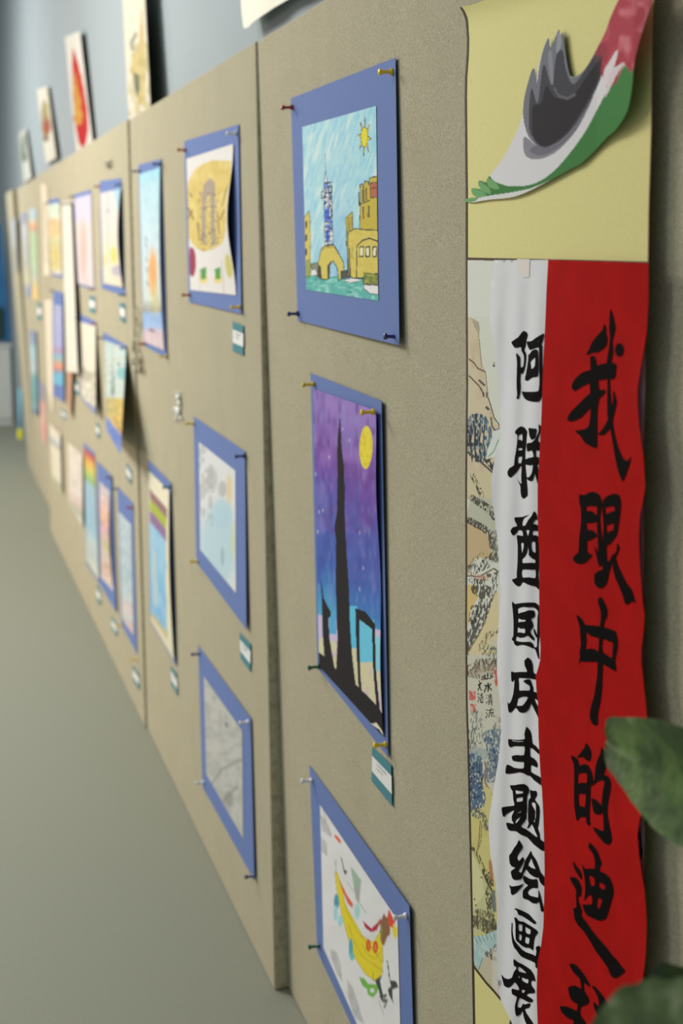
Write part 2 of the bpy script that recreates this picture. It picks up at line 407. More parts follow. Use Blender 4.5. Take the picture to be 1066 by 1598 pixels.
# -- board 1, middle: black tower on purple sky
def paint_purple(X, Y):
    c = Cv(X, Y, (120, 95, 165), 430, 560, 2.282)
    yy = c.Y-(c.X-130)*0.25
    st = [(60, (134, 112, 172)), (180, (122, 100, 164)), (300, (104, 70, 140)), (380, (104, 74, 150)), (470, (88, 84, 156)), (600, (76, 90, 160)), (700, (64, 88, 156)), (800, (60, 110, 170)), (860, (70, 140, 180)), (900, (84, 150, 186))]
    ys = [k for k, _ in st]; c.c = np.stack([np.interp(yy+40*(c.n(40, 60, 1)-.5)+30*(c.X > 240)*-2.2, ys, [q[i] for _, q in st]) for i in range(3)], -1)
    c.put(np.clip((c.n(26, 60, 2)-.5)*2, 0, 1)*(c.Y < 620), (150, 116, 178), .5)
    c.put(np.clip((c.n(20, 40, 5)-.6)*3, 0, 1)*(c.Y < 620), (88, 56, 122), .5)
    c.put(np.clip((c.n(9, 40, 6)-.5)*2, 0, 1), (140, 138, 184), .35); c.put(np.clip((c.n(14, 70, 16)-.5)*2, 0, 1)*(c.Y > 420)*(c.Y < 800), (58, 66, 140), .5)
    low = yy > 905; c.put(low, (176, 170, 196)); c.put(yy > 985, (188, 184, 150)); c.put((yy > 930)*(c.n(12, 30, 8) > .6), (186, 160, 190), .6)
    c.put((c.X > 296)*(c.X < 352)*(c.Y > 930)*(c.Y < 1080), (96, 176, 210)); c.put((c.X > 352)*(c.Y > 990)*(c.Y < 1110), (120, 184, 206))
    c.put((c.X > 262)*(c.X < 292)*(c.Y > 880)*(c.Y < 1030), (84, 170, 205)); c.put((c.X > 192)*(c.X < 218)*(c.Y > 900)*(c.Y < 980), (78, 150, 190))
    K = (34, 32, 34)
    c.poly([(230, 200), (236, 300), (246, 380), (250, 470), (246, 560), (252, 700), (262, 830), (268, 950), (276, 1060), (290, 1190), (214, 1150), (222, 1000), (214, 780), (214, 640), (209, 600), (220, 540), (223, 420), (222, 290)], K)
    c.poly([(162, 780), (172, 850), (186, 880), (198, 900), (198, 915), (189, 925), (194, 1000), (214, 1120), (176, 1085), (168, 980), (165, 870)], K)
    c.poly([(285, 888), (320, 900), (356, 945), (362, 1100), (374, 1250), (362, 1248), (352, 1100), (346, 962), (300, 928), (303, 1050), (308, 1190), (298, 1180), (292, 1050)], K)
    c.poly([(150, 1042), (180, 1062), (214, 1104), (290, 1162), (340, 1210), (372, 1245), (400, 1300), (400, 1400), (300, 1300), (150, 1095)], K)
    c.ell(325, 315, 24, 77, (196, 176, 70)); c.ell(325, 315, 21, 72, (206, 190, 60)); c.put((((c.X-325)/23)**2+((c.Y-315)/75)**2 < 1)*(c.n(8, 14, 3) > .6), (190, 168, 44), .6)
    for x, y in ((155, 545), (168, 540), (143, 410), (150, 615), (300, 620), (310, 745), (298, 820), (193, 350), (265, 290), (240, 250)): c.ell(x, y, 2.6, 7, (176, 168, 190), .75)
    c.poly([(340, 1300), (360, 1296), (380, 1325), (385, 1345), (370, 1320)], (200, 196, 176))
    return c.c
picture('middle picture on nearest board, black tower and yellow moon on purple sky', 1,
        [(484.8, 582), (595.6, 625.7), (606.2, 1182), (495.7, 1042)], [(488.3, 606), (586.9, 641), (597.8, 1149.4), (498, 1040)], paint_purple,
        res=(120, 460), mlift=[.002, .006, .004, .002], dlift=[.004, .012, .008, .004], curl=lambda u, v: (.0015+.003*np.sin(v*9))*np.clip(u, 0, 1)*np.sin(np.pi*v))

# -- board 1, bottom: yellow ship
def paint_ship(X, Y):
    c = Cv(X, Y, (196, 198, 198), 430, 1180, 3.676)
    K = (60, 64, 62)
    for pts in ([(255, 330), (290, 370), (320, 440), (325, 470), (270, 430)], [(262, 460), (295, 500), (298, 575), (262, 545)], [(315, 1110), (350, 1120), (375, 1200), (385, 1300), (350, 1240), (320, 1160)], [(410, 1280), (445, 1330), (480, 1440), (510, 1537), (455, 1500), (415, 1380)]):
        m = inside(c.X, c.Y, pts); c.put(m*(.5+.5*c.n(8, 30, 2)), (140, 142, 142), .7)
    c.line([(275, 310), (290, 380)], (120, 120, 120), 2); c.line([(345, 600), (350, 680)], (150, 146, 140), 4)
    c.poly([(430, 630), (470, 680), (492, 712), (486, 770), (480, 850), (455, 790), (445, 720)], (140, 162, 148)); c.poly([(452, 750), (480, 760), (480, 850), (460, 820)], (150, 150, 150))
    c.line([(480, 840), (520, 900)], (150, 160, 150), 3); c.line([(410, 720), (450, 780)], (170, 178, 170), 4)
    c.poly([(340, 660), (356, 672), (378, 745), (400, 850), (440, 925), (500, 1032), (545, 1060), (580, 1040), (600, 1000), (614, 1060), (615, 1180), (612, 1252), (570, 1290), (515, 1250), (460, 1165), (418, 1050), (385, 930), (352, 770)], (200, 184, 44), edge=(150, 140, 50), w=2)
    c.poly([(500, 1028), (545, 1020), (580, 1000), (572, 1060), (540, 1060)], (190, 192, 188))
    for p in ([(400, 870), (470, 1010), (560, 1110), (612, 1180)], [(420, 960), (440, 1040), (500, 1150), (612, 1230)], [(500, 1080), (520, 1130), (570, 1165), (605, 1120)], [(560, 1180), (560, 1290)]): c.line(p, (128, 124, 44), 1.6)
    c.poly([(362, 690), (380, 735), (412, 800), (446, 850), (440, 872), (415, 845), (385, 775), (368, 720)], (192, 96, 66))
    c.poly([(500, 942), (550, 988), (582, 960), (602, 930), (606, 950), (580, 1000), (548, 1010), (515, 985)], (160, 44, 60))
    c.poly([(600, 1010), (604, 945), (622, 900), (634, 925), (652, 920), (658, 1020), (640, 1040), (622, 1088), (606, 1070)], (124, 92, 64)); c.poly([(602, 960), (616, 990), (612, 1040), (598, 1010)], (120, 120, 70))
    c.poly([(650, 878), (672, 925), (690, 940), (675, 985), (650, 975), (643, 910)], (196, 70, 54)); c.poly([(676, 960), (698, 985), (700, 1030), (685, 1050), (668, 1005)], (200, 184, 60))
    for x, y in ((533, 1085), (573, 1095)): c.ell(x, y, 14, 36, (180, 60, 44)); c.ell(x, y+2, 7, 24, (206, 110, 60))
    for x, y, rx, ry, q in ((350, 835, 15, 45, (70, 140, 156)), (345, 900, 12, 45, (140, 190, 196)), (372, 945, 14, 32, (140, 190, 196)), (468, 890, 16, 45, (150, 190, 190)), (432, 1100, 12, 55, (76, 150, 160)), (440, 1150, 14, 22, (100, 170, 170))): c.ell(x, y, rx, ry, q)
    c.poly([(478, 1268), (510, 1275), (530, 1305), (590, 1310), (588, 1350), (560, 1385), (530, 1370), (525, 1335), (500, 1320)], (104, 160, 70)); c.ell(555, 1345, 14, 12, (196, 198, 196))
    c.line([(378, 585), (395, 665)], K, 4); c.poly([(388, 650), (412, 660), (400, 685)], K)
    c.poly([(570, 1285), (612, 1258), (600, 1290), (620, 1390), (608, 1410), (592, 1340)], (62, 66, 62)); c.line([(600, 1380), (635, 1370), (618, 1410), (640, 1400), (625, 1440)], K, 6)
    c.line([(642, 1175), (655, 1280)], (80, 84, 80), 5); c.poly([(655, 1285), (690, 1290), (705, 1325), (670, 1340), (675, 1415), (650, 1370), (646, 1335), (662, 1320)], K)
    c.line([(592, 1400), (620, 1480)], (150, 160, 140), 3); c.line([(345, 460), (370, 490)], (200, 90, 70), 10)
    return c.c*(0.98+0.03*c.n(60, 60, 4)[..., None])
picture('bottom picture on nearest board, yellow dragon boat on white paper', 1,
        [(483, 1193.6), (639, 1414), (651.5, 1822), (495.4, 1485)], [(499.4, 1256), (620.4, 1435.7), (629, 1762), (504.8, 1479)], paint_ship,
        res=(120, 330), mlift=[.002, .007, .004, .002])

# -- board 2
def paint_gold(X, Y):
    c = Cv(X, Y, (204, 202, 198), 200, 170, 3.717)
    go = [(345, 430), (380, 360), (430, 320), (490, 298), (600, 300), (610, 400), (606, 700), (570, 780), (500, 815), (440, 830), (385, 800), (345, 740), (330, 640), (340, 520)]
    c.poly(go, (196, 176, 106)); g = inside(c.X, c.Y, go); c.put(g*np.clip((c.n(22, 34, 2)-.5)*2, 0, 1), (182, 160, 84), .6)
    c.put(g*np.clip((c.n(14, 60, 7)-.55)*2, 0, 1), (210, 196, 140), .6)
    P = (146, 136, 132)
    c.poly([(430, 780), (432, 520), (440, 440), (480, 398), (512, 430), (520, 560), (522, 780), (495, 800), (492, 560), (474, 470), (455, 560), (456, 790)], P, .85)
    c.put(g*(c.n(7, 10, 4) > .72)*(c.Y > 480)*(abs(c.X-480) < 75), (110, 96, 92), .7)
    for x0, y0, x1, y1 in ((340, 560, 380, 640), (345, 640, 372, 590), (575, 560, 598, 450), (360, 490, 370, 510), (560, 640, 590, 590), (540, 600, 552, 720), (405, 660, 415, 760)): c.line([(x0, y0), (x1, y1)], (96, 80, 62), 5)
    c.ell(372, 890, 22, 85, (140, 56, 78)); c.ell(364, 830, 10, 30, (150, 60, 86))
    for x in (437, 523): c.ell(x, 985, 26, 30, (206, 192, 130)); c.poly([(x-18, 930), (x+18, 915), (x+16, 985), (x-14, 990)], (84, 140, 72))
    c.ell(595, 910, 22, 70, (186, 180, 110)); c.line([(552, 880), (555, 1070)], (150, 150, 140), 3); c.line([(415, 930), (415, 1060)], (160, 160, 150), 2)
    return c.c
picture('golden arch picture at the top right of the second board, blue card, rippled right edge', 2,
        [(287.4, 220.6), (372.2, 194.2), (377, 490), (294.7, 471.3)], [(291, 248), (363.6, 224.6), (368, 460.6), (296.9, 452.5)], paint_gold,
        res=(90, 200), mlift=[.003, .003, .004, .003], dlift=[.005, .006, .006, .005], bulge=.0, seed=1, curl=lambda u, v: 0.016*np.clip(u, 0, 1)**2*np.sin(np.pi*v)**2)
def paint_blueblot(X, Y):
    c = Cv(X, Y, (164, 190, 198), 200, 170, 3.717)
    c.ramp([(300, (130, 190, 206)), (450, (162, 192, 202)), (800, (176, 194, 200)), (1100, (180, 190, 186)), (1170, (140, 140, 132)), (1185, (134, 160, 196)), (1260, (140, 166, 200)), (1300, (186, 168, 172)), (1400, (190, 176, 178))])
    c.ell(148, 950, 36, 170, (206, 150, 96), 1, soft=.8); c.ell(160, 1100, 30, 120, (184, 176, 120), .7, soft=.9)
    for x, y in ((105, 745), (104, 780), (106, 860), (108, 920), (112, 1000)): c.line([(x-4, y), (x+8, y+25)], (96, 104, 104), 4)
    c.line([(125, 1280), (150, 1290)], (140, 110, 120), 8)
    return c.c*(0.96+.08*c.n(10, 30, 3)[..., None])
picture('tall pale blue picture with an orange blot, top left of the second board', 2,
        [(216, 257.4), (251, 248), (260.5, 560), (224.2, 538.6)], [(217.5, 272), (249.3, 261.5), (256, 546.7), (224.7, 533)], paint_blueblot,
        res=(50, 150), mlift=[.002, .004, .004, .002], dlift=[.004, .007, .008, .004], curl=lambda u, v: .006*np.clip(u, 0, 1)**2*np.sin(np.pi*v))
def paint_map(X, Y):
    c = Cv(X, Y, (196, 200, 200), 200, 580, 3.329)
    c.ell(470, 900, 110, 260, (164, 190, 200), .9, soft=.6); c.ell(490, 740, 60, 90, (160, 188, 200), .8, soft=.6)
    c.put((c.n(20, 26, 2) > .5)*(c.Y < 800)*(c.X < 440), (150, 150, 150), .45); c.ell(490, 610, 26, 50, (150, 150, 152), .6, soft=.6)
    c.ell(435, 560, 35, 80, (158, 158, 158), .6, soft=.7); c.ell(525, 610, 18, 90, (200, 180, 130), .7, soft=.6); c.ell(545, 880, 12, 120, (196, 190, 140), .6, soft=.7)
    c.ell(490, 960, 10, 60, (120, 140, 146), .5, soft=.7)
    return c.c
picture('pale blue and grey picture with wide blue border below the golden arch picture', 2,
        [(302, 649.7), (382.6, 704.7), (384.7, 982.5), (306.6, 877.4)], [(310.5, 689.6), (367.3, 734.7), (368.2, 925.4), (312.6, 857.9)], paint_map, res=(60, 130), mlift=[.002, .003, .008, .002])
def paint_rainbow(X, Y):
    c = Cv(X, Y, (200, 196, 168), 200, 580, 3.329)
    yy = c.Y-(c.X-110)*1.15
    c.put((c.X > 112)*(c.X < 204), (140, 178, 200)); c.put(yy < 605, (204, 200, 176))
    c.put((yy > 605)*(yy < 655)*(c.X > 112)*(c.X < 206), (134, 104, 106)); c.put((yy > 655)*(yy < 715)*(c.X > 112)*(c.X < 204), (152, 164, 70)); c.put((yy > 715)*(yy < 775)*(c.X > 112)*(c.X < 204), (130, 104, 138))
    c.put((yy > 775)*(c.X > 112)*(c.X < 208)*np.clip((c.n(20, 60, 2)-.4)*2, 0, 1), (104, 158, 196), .7)
    c.put((c.X > 128)*(c.X < 150)*(yy > 900)*(yy < 1180), (168, 180, 184), .8)
    c.put(yy > 1255, (196, 192, 168)); c.line([(130, 1270), (200, 1370)], (178, 160, 110), 14, .7)
    return c.c
picture('tall picture with a striped rainbow over light blue, lower left of the second board', 2,
        [(231, 716.7), (266.7, 754), (275, 1039.6), (234.5, 967.5)], [(231.6, 734), (263.9, 766.2), (271.5, 1030.6), (235.4, 967.5)], paint_rainbow, res=(50, 150),
        mlift=[.002, .004, .004, .002], dlift=[.004, .009, .010, .004], curl=lambda u, v: .006*np.clip(u, 0, 1)**2*np.sin(np.pi*v))
def paint_pencil(X, Y):
    c = Cv(X, Y, (172, 174, 168), 200, 980, 2.586)
    c.put(np.clip((c.n(14, 40, 2)-.45)*2, 0, 1), (150, 152, 148), .6); c.put(c.n(24, 16, 5) > .62, (142, 144, 140), .35)
    c.line([(330, 640), (380, 570), (455, 530)], (120, 122, 116), 6, .6); c.line([(360, 720), (440, 640)], (128, 128, 122), 8, .5); c.ell(405, 690, 25, 40, (124, 124, 120), .6, soft=.7)
    c.line([(395, 385), (398, 395)], (100, 100, 96), 6)
    return c.c
picture('faint grey pencil drawing on blue card, lowest on the second board', 2,
        [(309.4, 1007), (391.4, 1121), (397.2, 1374.4), (316, 1227.5)], [(318, 1055.4), (377.9, 1140.5), (379.8, 1308.7), (321.8, 1208)], paint_pencil, res=(50, 110), mlift=[.002, .004, .006, .002])

# -- board 3 (soft, far)
def paint_tower(X, Y):
    c = Cv(X, Y, (196, 192, 192), 90, 260, 7.262)
    c.ramp([(250, (190, 190, 196)), (700, (196, 192, 188)), (1000, (206, 200, 170)), (1150, (204, 198, 176)), (1370, (206, 198, 176))])
    c.poly([(620, 250), (720, 240), (720, 520), (690, 460)], (140, 184, 206)); c.line([(565, 310), (572, 1120)], (150, 156, 156), 9, .8); c.ell(572, 500, 22, 32, (150, 158, 156))
    c.ell(648, 1000, 52, 110, (196, 188, 88), 1, soft=.5); c.ell(520, 1060, 34, 80, (206, 192, 110), 1, soft=.6); c.ell(690, 1180, 90, 70, (156, 152, 172), .9, soft=.5)
    return c.c
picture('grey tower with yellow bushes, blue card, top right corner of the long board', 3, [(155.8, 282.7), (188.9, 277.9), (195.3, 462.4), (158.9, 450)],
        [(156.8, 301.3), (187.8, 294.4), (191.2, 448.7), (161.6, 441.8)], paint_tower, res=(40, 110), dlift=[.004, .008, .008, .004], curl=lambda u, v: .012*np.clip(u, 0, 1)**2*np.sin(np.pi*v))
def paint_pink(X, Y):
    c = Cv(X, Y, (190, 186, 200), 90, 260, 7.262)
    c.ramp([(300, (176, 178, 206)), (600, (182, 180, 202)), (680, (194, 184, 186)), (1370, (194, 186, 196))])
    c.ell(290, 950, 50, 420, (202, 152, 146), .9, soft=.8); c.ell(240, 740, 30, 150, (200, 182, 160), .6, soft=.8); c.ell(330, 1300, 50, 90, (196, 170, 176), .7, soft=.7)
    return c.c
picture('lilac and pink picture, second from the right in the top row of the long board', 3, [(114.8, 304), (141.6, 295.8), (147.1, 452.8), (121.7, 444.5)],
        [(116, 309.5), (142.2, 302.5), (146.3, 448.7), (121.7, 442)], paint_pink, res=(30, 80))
def paint_bluegold(X, Y):
    c = Cv(X, Y, (176, 192, 188), 90, 440, 4.993)
    c.put(np.clip((c.n(16, 26, 2)-.45)*2.5, 0, 1), (148, 186, 194), .8); c.put(c.n(13, 16, 6) > .68, (130, 140, 120), .5)
    c.ell(500, 710, 45, 55, (92, 160, 168), .9, soft=.5); c.poly([(425, 560), (436, 740), (446, 880), (418, 880), (424, 740)], (84, 104, 100)); c.line([(428, 500), (428, 620)], (120, 132, 124), 4)
    c.ell(475, 640, 14, 10, (90, 96, 84))
    yl = 900+(c.X-380)*.05; bl = 1045+(c.X-380)*1.3
    c.put(c.Y > yl, (178, 158, 88)); c.put((c.Y > yl)*(c.X > 440)*(c.X < 505), (192, 160, 62)); c.put((c.Y > yl)*(c.n(10, 20, 9) > .6), (130, 124, 84), .7)
    c.put(c.Y > bl, (64, 92, 176)); c.put((c.Y > bl)*(c.n(14, 20, 3) > .6), (96, 128, 200), .5); c.line([(440, 1060), (500, 1180)], (150, 74, 56), 8)
    return c.c
picture('tower over gold and deep blue, curling off the long board with dark shadow', 3, [(161, 518), (198, 540), (198, 560), (162, 534)],
        [(163, 531), (197, 543.5), (188, 709.4), (166, 670)], paint_bluegold, res=(40, 110), mlift=[.002]*4, dlift=[.004, .004, .085, .012])
def paint_sketch(X, Y):
    c = Cv(X, Y, (204, 200, 184), 90, 440, 4.993)
    c.ell(235, 730, 50, 45, (146, 142, 122), .8, soft=.7); c.put((c.n(16, 22, 4) > .5)*(c.Y > 700), (150, 146, 130), .6); c.line([(212, 500), (215, 720)], (176, 170, 150), 5, .7)
    c.ell(205, 690, 20, 30, (130, 126, 108), .7, soft=.6)
    c.put(c.Y > 900+(c.X-185)*.75, (110, 126, 166))
    return c.c
picture('cream ink landscape below the lilac picture on the long board', 3, [(123, 489), (149.7, 502), (150, 648.3), (127, 622)],
        [(124.5, 502), (149.2, 509), (149, 645), (127.5, 620)], paint_sketch, res=(30, 80), dlift=[.004, .006, .03, .008])
def strip_ramp(ox, oy, sc, st, nz=0.06, ax=.0):
    def f(X, Y):
        c = Cv(X, Y, (200, 200, 190), ox, oy, sc)
        ys = [k for k, _ in st]; yy = c.Y-ax*c.X
        c.c = np.stack([np.interp(yy, ys, [q[i] for _, q in st]) for i in range(3)], -1)
        return c.c*(1-nz/2+nz*vnoise(X, Y, 4, 6, 5)[..., None])
    return f
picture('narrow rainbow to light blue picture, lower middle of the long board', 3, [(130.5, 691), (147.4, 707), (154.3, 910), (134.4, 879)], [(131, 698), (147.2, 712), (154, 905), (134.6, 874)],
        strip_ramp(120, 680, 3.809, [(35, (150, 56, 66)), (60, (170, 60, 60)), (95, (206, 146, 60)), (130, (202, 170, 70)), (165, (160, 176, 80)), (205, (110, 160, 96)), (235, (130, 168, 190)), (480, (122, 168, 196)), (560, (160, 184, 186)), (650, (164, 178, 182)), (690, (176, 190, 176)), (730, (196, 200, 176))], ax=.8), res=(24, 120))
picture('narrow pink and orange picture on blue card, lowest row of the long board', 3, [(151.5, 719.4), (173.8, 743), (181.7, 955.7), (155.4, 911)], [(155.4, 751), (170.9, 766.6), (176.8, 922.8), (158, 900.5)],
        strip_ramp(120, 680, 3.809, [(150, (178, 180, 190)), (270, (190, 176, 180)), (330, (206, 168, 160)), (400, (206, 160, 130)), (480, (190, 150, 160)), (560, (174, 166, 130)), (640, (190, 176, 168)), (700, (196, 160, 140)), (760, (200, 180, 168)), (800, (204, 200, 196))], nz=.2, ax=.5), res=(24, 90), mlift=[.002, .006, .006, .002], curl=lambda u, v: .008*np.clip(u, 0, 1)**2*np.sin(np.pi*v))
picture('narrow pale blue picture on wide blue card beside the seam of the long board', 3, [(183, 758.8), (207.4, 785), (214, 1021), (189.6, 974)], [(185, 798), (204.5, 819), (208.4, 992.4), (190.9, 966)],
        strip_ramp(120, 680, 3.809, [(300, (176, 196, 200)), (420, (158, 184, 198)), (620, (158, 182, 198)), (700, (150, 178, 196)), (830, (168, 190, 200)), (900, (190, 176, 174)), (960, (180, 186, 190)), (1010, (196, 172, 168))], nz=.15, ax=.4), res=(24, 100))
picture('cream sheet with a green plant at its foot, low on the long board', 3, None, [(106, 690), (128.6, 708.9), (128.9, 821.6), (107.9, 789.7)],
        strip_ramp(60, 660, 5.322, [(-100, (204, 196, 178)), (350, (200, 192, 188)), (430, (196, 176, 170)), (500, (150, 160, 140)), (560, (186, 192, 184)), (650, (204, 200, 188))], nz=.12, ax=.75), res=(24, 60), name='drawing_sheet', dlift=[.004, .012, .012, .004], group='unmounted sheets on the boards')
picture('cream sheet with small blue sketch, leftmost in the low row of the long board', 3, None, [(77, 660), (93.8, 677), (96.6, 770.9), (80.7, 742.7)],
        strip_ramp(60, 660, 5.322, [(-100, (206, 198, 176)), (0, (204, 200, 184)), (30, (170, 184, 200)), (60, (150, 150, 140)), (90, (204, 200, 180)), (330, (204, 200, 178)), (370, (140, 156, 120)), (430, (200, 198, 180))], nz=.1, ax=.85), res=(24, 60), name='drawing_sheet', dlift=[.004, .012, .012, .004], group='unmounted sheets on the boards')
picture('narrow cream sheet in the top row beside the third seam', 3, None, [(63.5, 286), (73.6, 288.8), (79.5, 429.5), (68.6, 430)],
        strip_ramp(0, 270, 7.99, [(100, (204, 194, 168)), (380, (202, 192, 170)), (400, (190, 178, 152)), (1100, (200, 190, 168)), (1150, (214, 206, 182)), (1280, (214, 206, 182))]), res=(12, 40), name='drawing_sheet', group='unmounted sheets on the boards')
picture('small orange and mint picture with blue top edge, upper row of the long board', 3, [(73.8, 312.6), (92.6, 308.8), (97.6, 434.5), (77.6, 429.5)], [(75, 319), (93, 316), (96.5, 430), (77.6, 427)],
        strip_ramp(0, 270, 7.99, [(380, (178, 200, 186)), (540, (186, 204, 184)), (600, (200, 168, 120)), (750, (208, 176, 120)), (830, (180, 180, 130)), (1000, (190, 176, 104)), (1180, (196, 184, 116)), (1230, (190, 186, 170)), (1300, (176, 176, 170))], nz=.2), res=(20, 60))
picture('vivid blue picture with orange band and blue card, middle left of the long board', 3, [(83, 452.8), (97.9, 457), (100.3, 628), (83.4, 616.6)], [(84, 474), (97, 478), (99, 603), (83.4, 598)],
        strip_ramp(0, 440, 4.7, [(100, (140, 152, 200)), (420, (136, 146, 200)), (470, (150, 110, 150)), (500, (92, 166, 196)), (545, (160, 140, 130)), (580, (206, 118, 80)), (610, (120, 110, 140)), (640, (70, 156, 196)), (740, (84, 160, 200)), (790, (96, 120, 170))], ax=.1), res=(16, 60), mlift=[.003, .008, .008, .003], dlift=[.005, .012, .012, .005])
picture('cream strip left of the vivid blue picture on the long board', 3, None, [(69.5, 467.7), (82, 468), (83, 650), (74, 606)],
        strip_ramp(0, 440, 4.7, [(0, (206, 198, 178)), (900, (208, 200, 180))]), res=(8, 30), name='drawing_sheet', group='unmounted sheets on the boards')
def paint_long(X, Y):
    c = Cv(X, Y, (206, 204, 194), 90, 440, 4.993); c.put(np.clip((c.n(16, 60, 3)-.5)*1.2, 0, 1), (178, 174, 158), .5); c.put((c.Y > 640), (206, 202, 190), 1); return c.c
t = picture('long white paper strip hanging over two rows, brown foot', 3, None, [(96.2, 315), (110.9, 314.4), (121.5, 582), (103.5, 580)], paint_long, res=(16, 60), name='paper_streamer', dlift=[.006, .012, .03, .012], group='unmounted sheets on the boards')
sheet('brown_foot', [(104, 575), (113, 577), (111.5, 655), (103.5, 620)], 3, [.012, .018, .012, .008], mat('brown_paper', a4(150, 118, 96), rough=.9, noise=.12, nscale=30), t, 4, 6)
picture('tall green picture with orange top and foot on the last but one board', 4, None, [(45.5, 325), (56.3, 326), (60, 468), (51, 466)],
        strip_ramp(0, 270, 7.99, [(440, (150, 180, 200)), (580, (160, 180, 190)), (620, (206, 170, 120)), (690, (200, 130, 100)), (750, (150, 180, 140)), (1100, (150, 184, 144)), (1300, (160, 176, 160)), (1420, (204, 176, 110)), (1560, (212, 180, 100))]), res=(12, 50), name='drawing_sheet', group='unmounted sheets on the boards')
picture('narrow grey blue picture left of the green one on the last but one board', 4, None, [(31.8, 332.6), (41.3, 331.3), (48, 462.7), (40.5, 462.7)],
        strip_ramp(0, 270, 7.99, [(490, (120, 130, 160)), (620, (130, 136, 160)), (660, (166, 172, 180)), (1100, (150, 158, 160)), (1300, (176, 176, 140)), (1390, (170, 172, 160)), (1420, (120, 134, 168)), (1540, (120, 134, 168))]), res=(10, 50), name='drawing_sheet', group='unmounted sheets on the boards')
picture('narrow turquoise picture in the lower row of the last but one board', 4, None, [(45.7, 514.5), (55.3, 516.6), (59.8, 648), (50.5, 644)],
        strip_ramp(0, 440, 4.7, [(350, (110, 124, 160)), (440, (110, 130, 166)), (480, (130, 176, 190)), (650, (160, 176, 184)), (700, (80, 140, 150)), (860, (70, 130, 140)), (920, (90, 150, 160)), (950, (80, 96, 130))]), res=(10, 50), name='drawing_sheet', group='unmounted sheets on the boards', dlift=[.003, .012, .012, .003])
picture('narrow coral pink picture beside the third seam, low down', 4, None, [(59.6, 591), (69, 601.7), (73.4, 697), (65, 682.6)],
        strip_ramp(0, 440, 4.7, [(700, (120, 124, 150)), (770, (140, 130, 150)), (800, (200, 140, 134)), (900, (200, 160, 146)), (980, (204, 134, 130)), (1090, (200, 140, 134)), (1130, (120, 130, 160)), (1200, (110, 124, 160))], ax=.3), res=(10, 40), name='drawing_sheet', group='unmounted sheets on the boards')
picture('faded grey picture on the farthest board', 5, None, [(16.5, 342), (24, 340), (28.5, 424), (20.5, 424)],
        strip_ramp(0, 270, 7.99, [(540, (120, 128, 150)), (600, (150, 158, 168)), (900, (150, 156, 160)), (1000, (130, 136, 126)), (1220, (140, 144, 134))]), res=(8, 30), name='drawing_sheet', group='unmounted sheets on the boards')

# ------------------------------------------------------------------ caption cards
TEAL = mat('teal_card', a4(58, 112, 122), rough=.8)
TEXT = mat('grey_pen', a4(130, 134, 134), rough=.9)
caps = [(1, [(581, 1165), (610.5, 1194), (612, 1258), (580, 1218.6)], 'teal edged name card under the purple picture on the nearest board'),
        (2, [(363.3, 501.5), (379.7, 508.5), (379.7, 554.8), (363.3, 548)], 'teal edged name card under the golden arch picture'),
        (2, [(374, 987), (390.8, 1005), (390.8, 1048.6), (375.7, 1027.6)], 'teal edged name card under the wide bordered pale blue picture'),
        (2, [(266.5, 1039), (275.4, 1050.6), (277.3, 1086), (267.7, 1069)], 'teal edged name card under the striped rainbow picture'),
        (3, [(207, 1038), (216.2, 1051.5), (217.4, 1076.7), (208.5, 1063)], 'teal edged name card under the pale blue picture beside the seam'),
        (3, [(140, 461), (148, 464), (148, 489), (140, 486)], 'teal edged name card under the lilac and pink picture'),
        (3, [(187, 472), (194.5, 474), (195, 505), (188, 500)], 'teal edged name card under the grey tower picture'),
        (3, [(150, 659), (154.7, 663), (155, 685), (150.5, 680)], 'teal edged name card under the cream ink landscape'),
        (3, [(197, 722), (204.6, 734.4), (204.6, 756), (198, 746)], 'teal edged name card under the curling gold and blue picture'),
        (3, [(116, 592), (122, 596), (123, 618), (117, 613)], 'teal edged name card beside the foot of the long paper strip'),
        (3, [(151.5, 911), (156.8, 924), (156.8, 945), (151, 937)], 'teal edged name card under the narrow rainbow picture'),
        (3, [(173.8, 961), (181.7, 974), (182.5, 993.7), (175, 982)], 'teal edged name card under the pink and orange picture'),
        (3, [(95.7, 638), (103, 644), (103.6, 656), (96, 650)], 'teal edged name card under the vivid blue picture'),
        (4, [(58.5, 472), (64, 474), (64.5, 500), (59, 498)], 'teal edged name card under the tall green picture')]
def lerpq(q, u0, u1, v0, v1):
    def p(u, v):
        a = np.array(q[0])*(1-u)+np.array(q[1])*u; b_ = np.array(q[3])*(1-u)+np.array(q[2])*u; return tuple(a*(1-v)+b_*v)
    return [p(u0, v0), p(u1, v0), p(u1, v1), p(u0, v1)]
for b, q, lab in caps:
    t = empty('caption_card', at(q[3][0], q[3][1], b, 0), lab, 'name card', 'small teal edged name cards')
    sheet('backing', q, b, [.001, .003, .003, .001], TEAL, t, 2, 2, solid=.0008)
    sheet('white_label', lerpq(q, 0, 1, .27, .71), b, [.0017, .0037, .0037, .0017], PAPERW, t, 2, 2, solid=.0002)
    if b <= 2:
        for k, (v0, u1) in enumerate(((.36, .75), (.48, .6))):
            pts = [lerpq(q, .2+.1*i, .2+.1*i, v0+.02*(i % 2)+.01*math.sin(i*3+k), v0)[0] for i in range(int((u1-.2)/.1)+1)]
            V = []; F = []
            for i, (x, y) in enumerate(pts):
                V += [at(x, y-.7, b, .0045), at(x, y+.7, b, .0045)]
                if i: F.append((2*i-2, 2*i-1, 2*i+1, 2*i))
            mesh('handwriting', V, F, TEXT, t)

